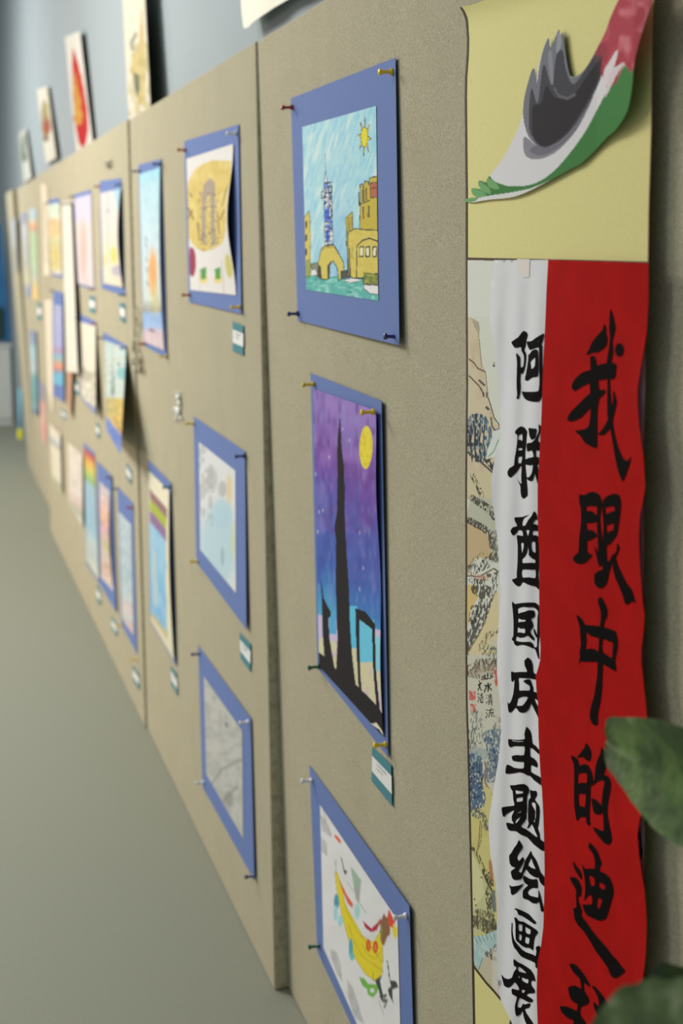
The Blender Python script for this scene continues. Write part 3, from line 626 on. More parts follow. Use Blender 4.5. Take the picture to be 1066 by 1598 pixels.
# ------------------------------------------------------------------ push pins
def pinmat(n, c): return mat(n, a4(*c), rough=.25, spec=.6)
PM = {'red': pinmat('red_plastic', (140, 22, 30)), 'yellow': pinmat('yellow_plastic', (244, 172, 36)), 'navy': pinmat('navy_plastic', (30, 34, 92)),
      'green': pinmat('green_plastic', (16, 84, 62)), 'white': pinmat('white_plastic', (206, 206, 206)), 'teal': pinmat('teal_plastic', (30, 76, 90)), 'dark': pinmat('dark_plastic', (56, 50, 56))}
STEEL = mat('steel_needle', (0.5, 0.5, 0.5, 1), rough=.3, Metallic=1.0)
def pin(x, y, b, col, where, off=.004, sc=1.0):
    o = at(x, y, b, off)
    col_ = col
    t = empty('push_pin', o, f'{col} push pin {where}', 'push pin', f'{col} push pins')
    ax = (-1, random.uniform(-.06, .06), random.uniform(-.05, .08)); s = sc
    prof = [(0, .0046), (.0012, .0054), (.0030, .0054), (.0042, .0034), (.0075, .0028), (.0140, .0026), (.0165, .0032), (.0178, .0048), (.0205, .0050), (.0215, .0044)]
    lathe('grip', [(a*s, r*s) for a, r in prof], o, ax, PM[col], t, n=12)
    lathe('needle', [(-.0075, .0003), (-.004, .0006), (.001, .0006)], o, ax, STEEL, t, n=6)
pins = [(457, 167.5, 1, 'red', 'at the top left of the sun and tower picture'), (613, 112, 1, 'yellow', 'at the top right of the sun and tower picture'),
        (466, 489.5, 1, 'navy', 'at the bottom left of the sun and tower picture'), (621, 525.5, 1, 'navy', 'at the bottom right of the sun and tower picture'),
        (490, 599.5, 1, 'yellow', 'at the top left of the purple picture'), (584, 642.5, 1, 'yellow', 'at the top right of the purple picture', .014),
        (498, 1040, 1, 'green', 'at the bottom left of the purple picture'), (603, 1162, 1, 'yellow', 'at the bottom right of the purple picture'),
        (487, 1218, 1, 'white', 'at the top left of the yellow boat picture'), (634.5, 1429, 1, 'white', 'at the top right of the yellow boat picture', .008),
        (498, 1476, 1, 'green', 'at the left of the yellow boat picture'),
        (290, 234.5, 2, 'red', 'at the top left of the golden arch picture'), (369, 208, 2, 'white', 'at the top right of the golden arch picture'),
        (297, 460.5, 2, 'red', 'at the bottom left of the golden arch picture'), (375, 479, 2, 'yellow', 'at the bottom right of the golden arch picture'),
        (218, 267, 2, 'navy', 'at the top left of the pale blue picture with orange blot'), (251, 256.5, 2, 'navy', 'at the top right of the pale blue picture with orange blot', .008),
        (227, 536.5, 2, 'red', 'at the bottom left of the pale blue picture with orange blot'), (260.5, 556, 2, 'yellow', 'at the bottom right of the pale blue picture with orange blot'),
        (303, 661, 2, 'yellow', 'at the top left of the wide bordered picture'), (382, 711.5, 2, 'navy', 'at the top right of the wide bordered picture'),
        (308.5, 876, 2, 'yellow', 'at the bottom left of the wide bordered picture'), (311, 1020, 2, 'navy', 'at the top left of the pencil drawing'),
        (388, 1126.5, 2, 'white', 'at the top right of the pencil drawing'), (318, 1221, 2, 'white', 'at the bottom left of the pencil drawing'),
        (397, 1367, 2, 'navy', 'at the bottom right of the pencil drawing'), (266, 760, 2, 'teal', 'at the top right of the striped rainbow picture', .01),
        (156, 291, 3, 'red', 'at the top left of the grey tower picture'), (190, 288, 3, 'teal', 'at the top right of the grey tower picture'),
        (195.5, 460, 3, 'teal', 'at the bottom right of the grey tower picture'), (147.5, 451.5, 3, 'red', 'at the bottom right of the lilac picture'),
        (116, 307, 3, 'dark', 'at the top left of the lilac picture'), (197.5, 543, 3, 'navy', 'at the top right of the curling picture'),
        (161, 527, 3, 'dark', 'at the top left of the curling picture'), (207.5, 792, 3, 'red', 'at the top right of the pale blue picture by the seam'),
        (183, 762.5, 3, 'teal', 'at the top left of the pale blue picture by the seam'), (174, 745, 3, 'dark', 'at the top right of the pink and orange picture'),
        (190, 976, 3, 'yellow', 'at the bottom left of the pale blue picture by the seam'), (214, 1029, 3, 'yellow', 'at the bottom right of the pale blue picture by the seam'),
        (150, 506, 3, 'red', 'at the top right of the cream ink landscape'), (124, 496, 3, 'dark', 'at the top left of the cream ink landscape'),
        (101, 319, 3, 'dark', 'at the top left of the long paper strip', .01), (110.5, 318.5, 3, 'dark', 'at the top right of the long paper strip', .014),
        (83.5, 453.5, 3, 'dark', 'at the top of the vivid blue picture'), (76, 317, 3, 'dark', 'at the top left of the orange and mint picture')]
for p in pins: pin(*p)

# ------------------------------------------------------------------ small ornaments
ORN = mat('silvery_white_enamel', a4(190, 194, 190), rough=.35, spec=.5, noise=.1, nscale=90)
t = empty('animal_ornament', at(277, 660, 2), 'small silvery white animal figure pinned above left of the wide bordered picture', 'ornament')
def blob(name, c, r, parent, m=ORN, n=12):
    V = []; F = []
    for i in range(n//2+1):
        th = math.pi*i/(n//2)
        for k in range(n):
            a = 2*math.pi*k/n; V.append((c[0]+r[0]*math.sin(th)*math.cos(a), c[1]+r[1]*math.sin(th)*math.sin(a), c[2]+r[2]*math.cos(th)))
    for i in range(n//2):
        for k in range(n): F.append((i*n+k, i*n+(k+1) % n, (i+1)*n+(k+1) % n, (i+1)*n+k))
    return mesh(name, V, F, m, parent, smooth=True)
for nm, x, y, rr in (('body', 277, 642, (.006, .030, .013)), ('head', 277.5, 620, (.006, .020, .009)), ('chest', 279.5, 630, (.005, .014, .009)), ('leg', 274.5, 654, (.004, .007, .009)), ('leg', 282, 653, (.004, .007, .009)), ('ear', 275, 613.5, (.003, .005, .006)), ('ear', 280, 613, (.003, .005, .006)), ('tail', 271.5, 640, (.003, .008, .010))):
    blob(nm, at(x, y, 2, .007), rr, t)
CORD = mat('pale_cord', a4(170, 168, 146), rough=.8, noise=.15, nscale=200)
t = empty('rope_ornament', at(214, 585, 2), 'pale twisted cord loops hanging over the seam left of the second board', 'cord')
for cx, cy, rx, ry in ((212, 492, 3, 14), (214, 515, 4.2, 18), (211, 543, 4.2, 15), (215, 560, 4, 17), (210, 566, 3, 9)):
    p = [at(cx+rx*math.cos(a), cy+ry*math.sin(a), 2, .010+.004*math.sin(2*a)) for a in np.linspace(0, 2*math.pi, 20)]
    tube('loop', p, .0026, CORD, t, 6)
tube('cord_end', [at(x, y, 2, .010) for x, y in ((217, 555), (220.5, 565), (222, 575), (219, 583))], [.004, .0045, .0045, .003], mat('brown_cord_end', a4(116, 108, 92), rough=.9), t, 6)
t = empty('wall_clip', at(168, 258, 3), 'small grey metal clip stuck alone above the grey tower picture', 'clip')
GREY = mat('grey_metal', a4(120, 120, 104), rough=.4, Metallic=.3)
lathe('disc', [(0, .010), (.003, .011), (.006, .006)], at(168, 256, 3, .001), (-1, 0, 0), GREY, t)
tube('wire', [at(x, y, 3, .008) for x, y in ((163, 253), (167, 257), (170, 255), (173, 250))], .003, GREY, t, 6)
tube('wire', [at(x, y, 3, .008) for x, y in ((165, 259), (168, 261), (172, 258))], .003, GREY, t, 6)

# ------------------------------------------------------------------ papers on the wall above the boards
def wallpic(label, q, f, off, res=(30, 60), curl=None, name='wall_print'):
    t = empty(name, at(q[3][0], q[3][1], 'w'), label, 'picture', 'unframed sheets on the wall above the boards')
    sheet('sheet', q, 'w', off, PAINT, t, res[0], res[1], paintfn=f, solid=0.0, curl=curl)
def wp_bird(X, Y):
    c = Cv(X, Y, (200, 196, 178), 0, 0, 4.442)
    c.poly([(985, 70), (1000, 250), (1015, 450), (1005, 650), (985, 745), (955, 710), (925, 600), (905, 480), (915, 380), (960, 330), (970, 200)], (184, 170, 118)); c.put((c.n(20, 50, 3) > .55)*(c.X > 890)*(c.Y > 300), (160, 146, 92), .5)
    c.line([(920, 340), (910, 300), (940, 240)], (120, 122, 108), 18, .8); c.poly([(925, 500), (965, 520), (970, 620), (950, 680), (930, 600)], (104, 106, 88)); c.line([(985, 80), (980, 300)], (176, 160, 110), 8)
    return c.c
wallpic('cream sheet with a golden bird on the wall over the second seam', [(188, -60), (223.5, -60), (236.5, 200), (203, 225)], wp_bird, [.01, .05, .06, .02], res=(50, 150))
def wp_leaf(X, Y):
    c = Cv(X, Y, (206, 206, 196), 0, 0, 4.442)
    c.poly([(505, 325), (540, 430), (580, 600), (605, 760), (612, 900), (597, 990), (570, 1032), (545, 985), (520, 850), (505, 650), (500, 450)], (176, 30, 30))
    c.poly([(512, 470), (530, 560), (545, 640), (565, 680), (560, 740), (575, 800), (565, 860), (530, 870), (515, 760), (508, 600)], (190, 150, 58), .95); c.put((c.n(16, 22, 3) > .62)*(c.X > 505)*(c.X < 570)*(c.Y > 480)*(c.Y < 860), (180, 90, 40), .5)
    return c.c
wallpic('white sheet with a pointed red leaf and gold centre on the wall', [(101, 58), (124.5, 48), (148, 250), (122, 265)], wp_leaf, [.008, .03, .02, .008], res=(50, 160))
def wp_small(X, Y):
    c = Cv(X, Y, (204, 202, 186), 0, 0, 4.442)
    c.poly([(300, 680), (330, 760), (350, 850), (345, 920), (310, 985), (290, 900), (285, 780)], (150, 130, 96)); c.ell(325, 880, 32, 60, (150, 84, 66), .9, soft=.5); c.ell(318, 960, 22, 26, (96, 84, 64), .8, soft=.5); c.ell(320, 760, 20, 60, (160, 156, 110), .8, soft=.5)
    return c.c
wallpic('small cream sheet with a brown leaf shape left of the red leaf sheet', [(57.5, 140), (74, 134), (88, 246), (72, 256)], wp_small, [.01, .02, .03, .015], res=(30, 80))
def wp_tiny(X, Y):
    c = Cv(X, Y, (196, 198, 190), 0, 0, 4.442); c.ell(165, 1020, 20, 110, (120, 134, 116), .9, soft=.6); c.ell(172, 1090, 18, 40, (92, 108, 84), .9, soft=.5); return c.c
wallpic('smallest pale sheet with a grey green shape, farthest on the wall', [(29, 208), (40, 200), (49, 277), (37, 286)], wp_tiny, [.01, .02, .03, .015], res=(16, 50))
def offtop(X, Y): return 0.030+0*X
t = empty('wall_print', at(386, 43, 'w'), 'blank cream sheet at the top of the wall with a wavy lower edge', 'picture', 'unframed sheets on the wall above the boards')
patch('sheet', [(366, -160), (520, -260), (500, -40), (476, -16), (450, -1), (438, 6), (426, 13), (416, 20), (404, 28), (394, 35), (387, 43), (380, 44), (377, 20)], [], 'w', lambda X, Y: .020+.022*np.clip((Y+100)/140, 0, 1)+.003*np.sin(X/9), mat('cream_sheet', a4(204, 202, 186), rough=.85), t, sx=6, sy=8)

# ------------------------------------------------------------------ hanging scroll
L_EDGE = [(717.5, 11), (723, 20), (727, 32), (729, 60), (728.5, 85), (726, 120), (725.5, 150), (727, 300), (727, 403), (728, 600), (726.3, 760), (726.8, 897), (726.3, 966), (727.5, 1100), (729.5, 1160), (732.6, 1292), (735.5, 1429), (738.5, 1598), (740, 1700)]
R_EDGE = [(1003, 1700), (1005.5, 1598), (1006, 1500), (1007, 1250), (1006, 1000), (1006, 700), (1008.5, 560), (1012, 412), (1013, 330), (1017, 200), (1018.5, 100), (1021, 0), (1026, -80)]
def s_off(X, Y):
    u = np.clip((np.asarray(X)-727)/285, 0, 1)
    return .004+.011*u**1.3+.004*np.sin(u*math.pi)*np.sin(Y/300.)+.010*np.exp(-((Y+8+0.28*(X-727))/26.)**2)*(1-u*.3)
SILK = mat('yellow_silk_brocade', a4(192, 186, 124), rough=.8, noise=.03, nscale=250, bump=.15, bscale=900)
BORD = mat('dark_brown_border', a4(50, 34, 24), rough=.7)
scroll = empty('hanging_scroll', at(738, 1598, 1), 'tall yellow silk hanging scroll with landscape painting behind the calligraphy banners', 'scroll')
patch('silk_mount', L_EDGE+R_EDGE+[(880, -58), (780, -10), (757, 0), (738, 7)], [], 1, s_off, SILK, scroll, sx=12, sy=14)
def ribbon(name, pts, w, b, offfn, m, parent, add=.0008, horiz=False):
    V = []; F = []
    dense = []
    for (x0, y0), (x1, y1) in zip(pts[:-1], pts[1:]):
        k = max(1, int(math.hypot(x1-x0, y1-y0)/12)); dense += [(x0+(x1-x0)*j/k, y0+(y1-y0)*j/k) for j in range(k)]
    dense.append(pts[-1])
    for i, (x, y) in enumerate(dense):
        dx, dy = (0, w/2) if horiz else (w/2, 0)
        for s in (-1, 1):
            X, Y = np.array(x+s*dx), np.array(y+s*dy); V.append(at(X, Y, b, float(offfn(X, Y))+add))
        if i: F.append((2*i-2, 2*i-1, 2*i+1, 2*i))
    return mesh(name, V, F, m, parent, smooth=True)
ribbon('edge_band', [(x+.9, y) for x, y in L_EDGE], 2.6, 1, s_off, BORD, scroll)
ribbon('edge_band', [(x-.7, y) for x, y in R_EDGE[::-1]], 1.2, 1, s_off, mat('reddish_edge', a4(120, 84, 66), rough=.8), scroll, .0018)
ribbon('frame_line', [(728, 403.5), (800, 405), (900, 407), (1011.5, 410)], 3.2, 1, s_off, BORD, scroll, .0012, True)
ribbon('frame_line', [(737, 1505), (745, 1516), (758, 1533), (770, 1546), (785, 1564), (797, 1582), (806, 1598), (840, 1650)], 4.5, 1, s_off, BORD, scroll, .0012, True)
ribbon('frame_line', [(799, 1583), (797.5, 1592), (795, 1605), (790, 1650)], 3.0, 1, s_off, BORD, scroll, .0012)
# landscape painting
def paint_land(X, Y):
    c = Cv(X, Y, (186, 190, 178), 720, 480, 5.71)
    n1 = vnoise(X, Y, 7, 26, 2); n2 = vnoise(X, Y, 2.2, 5, 3); n3 = vnoise(X, Y, 1.6, 7, 4)
    # section A: 480-760
    def z(oy): return Cvw(c, oy)
    class W:
        def __init__(s, oy, sc=5.71): s.oy, s.sc = oy, sc
        def p(s, pts): return [((x)/s.sc*5.71, (y/s.sc+s.oy-480)*5.71) for x, y in pts]
    A, B, D, E = W(480), W(740), W(1000), W(1260, 4.727)
    tan = (182, 172, 146); K = (66, 62, 54)
    mtn = A.p([(40, 80), (90, 95), (150, 125), (165, 280), (180, 500), (215, 560), (235, 780), (290, 980), (340, 1050), (300, 1110), (300, 1620), (30, 1620)])
    c.poly(mtn, tan); m = inside(c.X, c.Y, mtn); c.put(m*np.clip((n1-.5)*2, 0, 1), (164, 146, 120), .6)
    def stroke(w, pts, ww=3, col=K, a=.85): c.line(w.p(pts), col, ww, a, 1.0)
    stroke(A, [(85, 95), (150, 130), (160, 190), (150, 270)], 4, (130, 126, 110)); c.poly(A.p([(95, 110), (150, 140), (150, 230), (120, 180)]), (140, 136, 116), .7)
    stroke(A, [(160, 280), (170, 400), (182, 510)], 4, (110, 104, 90), .7)
    stroke(A, [(70, 460), (110, 490), (150, 545), (210, 570)], 6); stroke(A, [(70, 608), (120, 660), (160, 700), (195, 760)], 6); stroke(A, [(215, 570), (225, 680), (240, 790)], 4, (110, 104, 90))
    stroke(A, [(160, 650), (205, 690)], 9); stroke(A, [(195, 760), (200, 790)], 9); stroke(A, [(225, 760), (228, 800)], 7); stroke(A, [(225, 890), (240, 905)], 12)
    stroke(A, [(240, 800), (270, 900), (292, 980), (335, 1040), (335, 1080), (290, 1095)], 5); stroke(A, [(265, 980), (275, 1060), (300, 1090)], 8, (84, 80, 64))
    stroke(A, [(280, 515), (295, 520)], 6); stroke(A, [(292, 490), (292, 530)], 3)
    tr = inside(c.X, c.Y, A.p([(55, 1000), (90, 950), (160, 940), (220, 970), (270, 1080), (275, 1180), (230, 1300), (190, 1400), (120, 1370), (70, 1320), (50, 1200)]))
    c.put(tr*(n2 > .35), (84, 100, 112), .85); c.put(tr*(n2 > .62), (44, 50, 54), .85); c.put(tr*(n3 < .3), (150, 160, 160), .7); c.put(tr*(c.X > 190)*(n2 > .5), (70, 104, 130), .7)
    for x in (90, 125, 170, 205): stroke(A, [(x, 1050), (x-6, 1200), (x+6, 1370)], 5, (40, 40, 38))
    stroke(A, [(60, 1290), (120, 1330), (190, 1390), (280, 1470)], 9); c.put(inside(c.X, c.Y, A.p([(200, 1360), (300, 1330), (290, 1470)]))*(n2 > .4), (44, 46, 44), .9)
    c.poly(A.p([(285, 1100), (340, 1090), (330, 1200), (300, 1330), (230, 1350), (230, 1270), (270, 1180)]), (186, 194, 186)); stroke(A, [(240, 1330), (290, 1280), (330, 1180)], 4, (90, 110, 110))
    # section B
    c.poly(B.p([(40, -10), (330, -10), (330, 420), (250, 380), (130, 300), (40, 200)]), (180, 172, 140)); c.poly(B.p([(80, 200), (280, 220), (300, 390), (330, 800), (180, 720), (40, 420)]), (164, 166, 148))
    c.poly(B.p([(45, 430), (130, 470), (200, 500), (260, 600), (290, 760), (200, 750), (130, 740), (50, 860)]), (172, 154, 118)); 
    def dabs(w, pts, wid, dens=.5, col=(52, 50, 44), s=(1.5, 4.6), sd=9, a=.8):
        mk = near(c.X, c.Y, w.p(pts), wid, 1.0); c.put(mk*np.clip((vnoise(X+Y*.15, Y, s[0]*.75, s[1]*.8, sd)-dens+.04)*7, 0, 1), col, a)
    dabs(B, [(100, 10), (150, 110), (180, 190)], 22); dabs(B, [(100, 220), (180, 265), (260, 320), (300, 380)], 34, .42); dabs(B, [(70, 410), (140, 450), (200, 480), (260, 540), (280, 640)], 30, .4)
    stroke(B, [(45, 410), (110, 460), (200, 505)], 4); dabs(B, [(300, 520), (310, 760)], 26, .35, (96, 98, 92)); dabs(B, [(60, 860), (150, 830), (230, 790), (290, 740)], 46, .48); dabs(B, [(90, 780), (150, 740), (200, 690)], 16, .5, (110, 104, 80))
    stroke(B, [(60, 905), (160, 915), (220, 880), (290, 840), (330, 870)], 7, (90, 78, 64)); dabs(B, [(80, 945), (190, 960)], 22, .5); dabs(B, [(200, 930), (250, 900)], 22, .45)
    c.poly(B.p([(45, 990), (130, 980), (150, 1100), (90, 1200), (50, 1400)]), (188, 166, 110)); c.put(near(c.X, c.Y, B.p([(45, 840), (60, 900), (240, 930)]), 22)*(n1 > .3), (176, 128, 104), .5)
    dabs(B, [(150, 1020), (230, 1060), (210, 1180), (160, 1300), (90, 1480), (60, 1580)], 62, .36, (58, 54, 48), (2.0, 6)); dabs(B, [(310, 900), (280, 1060)], 30, .42); dabs(B, [(120, 1200), (100, 1300)], 40, .45)
    c.poly(B.p([(330, 1050), (300, 1060), (220, 1300), (60, 1600), (120, 1640), (340, 1640)]), (188, 178, 140)); stroke(B, [(215, 1310), (150, 1440), (50, 1600)], 6, (110, 96, 70))
    dabs(B, [(230, 1440), (320, 1400)], 26, .5, (96, 84, 60)); dabs(B, [(170, 1560), (200, 1480), (260, 1440)], 20, .5, (120, 110, 80)); dabs(B, [(200, 1580), (300, 1560)], 30, .5, (84, 92, 88)); c.put(inside(c.X, c.Y, B.p([(270, 1460), (330, 1480), (330, 1560), (260, 1540)])), (180, 176, 160), .8)
    # section D
    c.put((Y > 1022), (178, 178, 162)); dabs(D, [(200, 60), (300, 110)], 50, .5, (90, 98, 92)); dabs(D, [(70, 260), (150, 230), (300, 220)], 46, .4, (88, 78, 64)); dabs(D, [(150, 190), (320, 180)], 30, .4, (90, 80, 70)); dabs(D, [(70, 300), (190, 330), (300, 300)], 22, .4, (96, 90, 76))
    c.put(near(c.X, c.Y, D.p([(150, 260), (300, 250)]), 40), (140, 124, 104), .4)
    R = (168, 70, 58)
    for q in ([(68, 445), (125, 452), (128, 538), (72, 528)], [(78, 560), (130, 568), (132, 645), (80, 630)], [(285, 240), (330, 250), (342, 410), (300, 400)]):
        c.poly(D.p(q), R, .8); c.put(inside(c.X, c.Y, D.p(q))*(n2 > .6), (190, 176, 160), .7)
    def chars(w, segs, ww=5):
        for s_ in segs: stroke(w, s_, ww, (34, 32, 30), .95)
    chars(D, [[(210, 305), (208, 340), (262, 335)], [(235, 290), (236, 338)], [(262, 308), (262, 335)]])                       # shan
    chars(D, [[(238, 375), (238, 450)], [(208, 400), (228, 395), (206, 455)], [(262, 385), (244, 410), (270, 440)]], 6)           # shui
    chars(D, [[(222, 480), (228, 488)], [(220, 508), (226, 515)], [(222, 560), (232, 535)], [(240, 490), (275, 482)], [(242, 502), (272, 497)], [(238, 515), (278, 510)], [(258, 475), (258, 515)], [(246, 525), (246, 570)], [(246, 528), (272, 524), (272, 575)], [(248, 540), (270, 538)], [(248, 553), (270, 551)]], 3.4)   # qing
    chars(D, [[(222, 612), (232, 622)], [(218, 640), (228, 646)], [(220, 685), (236, 655)], [(245, 620), (290, 615)], [(266, 600), (270, 612)], [(262, 622), (250, 642), (285, 638)], [(255, 648), (244, 682)], [(270, 648), (270, 676)], [(286, 645), (286, 676), (300, 676)]], 4)     # liu
    chars(D, [[(160, 360), (166, 375)], [(150, 392), (182, 375)], [(172, 380), (150, 440)], [(155, 395), (180, 440)]], 5)        # wen
    chars(D, [[(148, 470), (156, 480)], [(148, 500), (156, 506)], [(148, 545), (162, 515)], [(168, 485), (190, 478)], [(180, 465), (180, 505)], [(164, 508), (195, 502)], [(172, 520), (192, 518), (192, 548), (172, 548), (172, 520)]], 4)   # hao
    chars(D, [[(345, 460), (352, 480)]], 8)
    dabs(D, [(120, 650), (100, 800), (90, 1000)], 36, .52, (80, 92, 92)); dabs(D, [(160, 650), (160, 800), (160, 1000)], 24, .55, (96, 106, 100)); dabs(D, [(200, 710), (180, 770)], 14, .5, (90, 96, 88)); dabs(D, [(330, 710), (300, 800)], 34, .5, (96, 104, 100))
    dabs(D, [(250, 860), (330, 850), (310, 1040), (260, 1200)], 66, .32, (76, 98, 118), (2, 4)); dabs(D, [(240, 900), (300, 1100)], 40, .55, (48, 68, 92), (2, 4), 12)
    c.put(near(c.X, c.Y, D.p([(90, 1000), (200, 1010)]), 50), (120, 138, 134), .5)
    dabs(D, [(110, 1080), (110, 1300), (160, 1420), (140, 1480)], 78, .22, (52, 76, 106), (2.2, 4.5), 14); dabs(D, [(110, 1120), (120, 1350)], 60, .6, (34, 50, 76), (2, 4), 15); c.put((D and 1)*near(c.X, c.Y, D.p([(100, 1040), (160, 1000)]), 46)*(n2 > .6), (150, 164, 160), .7)
    stroke(D, [(210, 1080), (230, 1180), (210, 1260), (270, 1370)], 9, (134, 98, 80)); dabs(D, [(180, 1200), (180, 1280)], 16, .5, (60, 60, 56))
    yel = (180, 174, 116)
    mk = ((Y > 1225)*(X > 752) | (Y > 1262)); c.put(mk*(inside(c.X, c.Y, D.p([(190, 1280), (270, 1330), (280, 1600), (60, 1600), (60, 1440), (110, 1480), (200, 1480), (220, 1400)]))), yel)
    # section E
    e = Y > 1272
    c.put(e, (182, 174, 112)); c.put(e*np.clip((n1-.5)*2, 0, 1), (168, 162, 96), .6)
    dabs(E, [(110, 10), (160, 60), (190, 150)], 26, .4, (80, 84, 78)); dabs(E, [(80, 30), (120, 60)], 30, .4, (70, 88, 104))
    stroke(E, [(140, 100), (130, 250), (120, 320)], 4, (90, 80, 56)); stroke(E, [(152, 110), (145, 240), (130, 300)], 3, (90, 80, 56))
    c.poly(E.p([(75, 300), (120, 390), (160, 480), (200, 620), (230, 800), (240, 900), (90, 940), (72, 700)]), (172, 172, 128)); c.poly(E.p([(80, 330), (110, 400), (150, 500), (170, 640), (110, 720), (80, 760)]), (186, 184, 140))
    dabs(E, [(80, 300), (125, 360), (160, 450), (200, 560)], 16, .42, (66, 64, 50)); dabs(E, [(180, 480), (220, 560), (200, 640), (220, 800), (240, 880)], 30, .38, (58, 58, 46)); c.put(near(c.X, c.Y, E.p([(215, 400), (222, 520)]), 16), (150, 90, 74), .7); c.put(near(c.X, c.Y, E.p([(235, 620), (245, 760)]), 16), (78, 96, 104), .8)
    dabs(E, [(100, 840), (150, 860), (220, 900)], 56, .3, (64, 62, 48), (1.4, 8)); dabs(E, [(130, 780), (190, 800)], 40, .5, (90, 86, 60), (1.4, 8))
    for x, y in ((95, 675), (105, 720), (118, 770), (145, 515)): stroke(E, [(x, y), (x+6, y+4)], 6)
    riv = E.p([(90, 950), (160, 945), (270, 900), (275, 1010), (180, 1090), (140, 1180), (120, 1220), (88, 1180)]); c.poly(riv, (148, 174, 172)); c.put(inside(c.X, c.Y, riv)*(n2 > .6), (172, 190, 184), .6)
    for k in range(6): stroke(E, [(95+28*k, 950-6*k), (120+26*k, 1000-6*k)], 3, (90, 112, 110))
    c.poly(E.p([(140, 1180), (180, 1090), (270, 1010), (270, 1300), (330, 1440), (200, 1320), (120, 1220)]), (172, 166, 144)); dabs(E, [(200, 1080), (265, 1030)], 30, .4, (64, 62, 56)); dabs(E, [(230, 1110), (250, 1120)], 20, .4, (70, 68, 60)); stroke(E, [(120, 1215), (160, 1110)], 4, (90, 100, 96))
    c.put((Y > 1480)*(X > 768), (186, 184, 172), .7)
    c.put(Y < 494, (190, 194, 184))
    return c.c
LAND = [(729, 405), (790, 407.5), (812, 600), (812, 1598), (806, 1594), (796, 1578), (780, 1556), (760, 1532), (742, 1509), (739.5, 1502), (736.5, 1429), (733.5, 1292), (730.3, 1160), (728, 966), (728, 800), (729, 600)]
def land_grid():
    x = np.linspace(727.5, 800, 98); y = np.linspace(405, 1600, 1050)
    Xg, Yg = np.meshgrid(x, y); k = inside(Xg, Yg, LAND)
    idx = -np.ones(Xg.shape, int); idx[k] = np.arange(k.sum())
    f = np.stack([idx[:-1, :-1], idx[:-1, 1:], idx[1:, 1:], idx[1:, :-1]], -1).reshape(-1, 4); f = f[(f >= 0).all(1)]
    X, Y = Xg[k], Yg[k]
    o = mesh('landscape_painting', at(X, Y, 1, s_off(X, Y)+.0005), f, PAINT, scroll, smooth=True, paint=alb(np.clip(paint_land(X, Y), 0, 255)))
    o['label'] = 'ink and colour landscape of cliffs, pines and a stream with small inscription'
land_grid()
patch('painting_ground', [(790, 407.5), (1010.5, 411), (1007, 560), (1005.2, 700), (1005, 1000), (1005.8, 1250), (1005, 1500), (1004.5, 1598), (806, 1596), (796, 1578), (790, 1200), (790, 800)], [], 1, lambda X, Y: s_off(X, Y)+.0004, mat('painting_ground', a4(200, 188, 194), rough=.85, noise=.15, nscale=40), scroll, sx=8, sy=12)
patch('corner_sticker', [(1001.5, 1515), (1004, 1508), (1006.5, 1512), (1006, 1530), (1003.5, 1538), (1001.5, 1530)], [], 1, lambda X, Y: s_off(X, Y)+.0016, PAPERW, scroll, sx=3, sy=5)
# dark ink seen beyond the banner edge
patch('ink_rock', [(992, 1300), (999, 1290), (1001, 1312), (1003, 1330), (1001, 1342), (996, 1338)], [], 1, lambda X, Y: s_off(X, Y)+.0009, INK, scroll, sx=4, sy=6)

# ------------------------------------------------------------------ banners
WL = [(771, 406), (765, 469), (764, 503), (770, 530), (774.5, 560), (778, 600), (781, 654), (779.5, 690), (772, 715), (767, 747), (768, 781), (773, 815), (777, 846), (780, 890), (782, 932), (779, 965), (776, 1000), (775.5, 1052), (781, 1100), (782, 1140), (779, 1178), (769, 1240), (762, 1285), (765, 1333), (774, 1381), (776, 1420), (775, 1463), (775.5, 1522), (782, 1563), (796, 1590), (812, 1625)]
RL = [(855.5, 405.5), (853, 450), (851, 503), (848, 560), (846, 620), (844.5, 660), (841, 726), (839, 760), (839, 800), (840, 835), (841.5, 863), (841.5, 938), (842, 980), (843.5, 1010), (843, 1030), (840, 1042), (836, 1055), (837, 1075), (839.5, 1095), (840.5, 1150), (843, 1200), (846, 1235), (848, 1274), (849.5, 1320), (850, 1360), (849, 1410), (848, 1446), (844.5, 1475), (839, 1500), (837.5, 1549), (838.5, 1580), (840, 1625)]
RR = [(1012, 410.5), (1012, 469), (1009, 520), (1003, 556), (998, 585), (995, 606), (995, 630), (997, 660), (1001, 690), (1004, 709), (1007, 760), (1003, 785), (998.5, 805), (997, 840), (999, 890), (1003, 940), (1006, 960), (1004, 990), (1001, 1010), (1001, 1035), (1004, 1060), (1007, 1090), (1010, 1120), (1010, 1200), (1006, 1250), (998, 1280), (995, 1302), (997, 1330), (1001, 1362), (1006, 1388), (1009.5, 1440), (1008.5, 1470), (1007, 1498), (1003, 1530), (1000, 1600), (1000, 1625)]
def edge_x(E, Y):
    return np.interp(Y, [p[1] for p in E], [p[0] for p in E])
def w_off(X, Y):
    X = np.asarray(X, float); Y = np.asarray(Y, float)
    d = edge_x(WL, Y)-772
    return s_off(X, Y)+.0025+.0011*(1+np.sin(X/5.2+Y/140.))*np.clip((Y-380)/120, 0, 1)+.0018*np.clip(-d/12, -.6, .8)*np.exp(-(X-edge_x(WL, Y))/18.)+.001
def r_off(X, Y):
    X = np.asarray(X, float); Y = np.asarray(Y, float)
    e = edge_x(RR, Y)
    return s_off(X, Y)+.0062+.0035*np.clip((1012-e)/16, 0, 1)*np.exp(-np.abs(e-X)/26.)+.0012*np.sin(Y/75.+X/60.)*np.clip((X-850)/60, 0, 1)
WB = mat('white_xuan_paper', a4(190, 192, 194), rough=.85, noise=.02, nscale=20)
RB = mat('red_paper', a4(150, 17, 15), rough=.9, noise=.09, nscale=22, spec=.05)
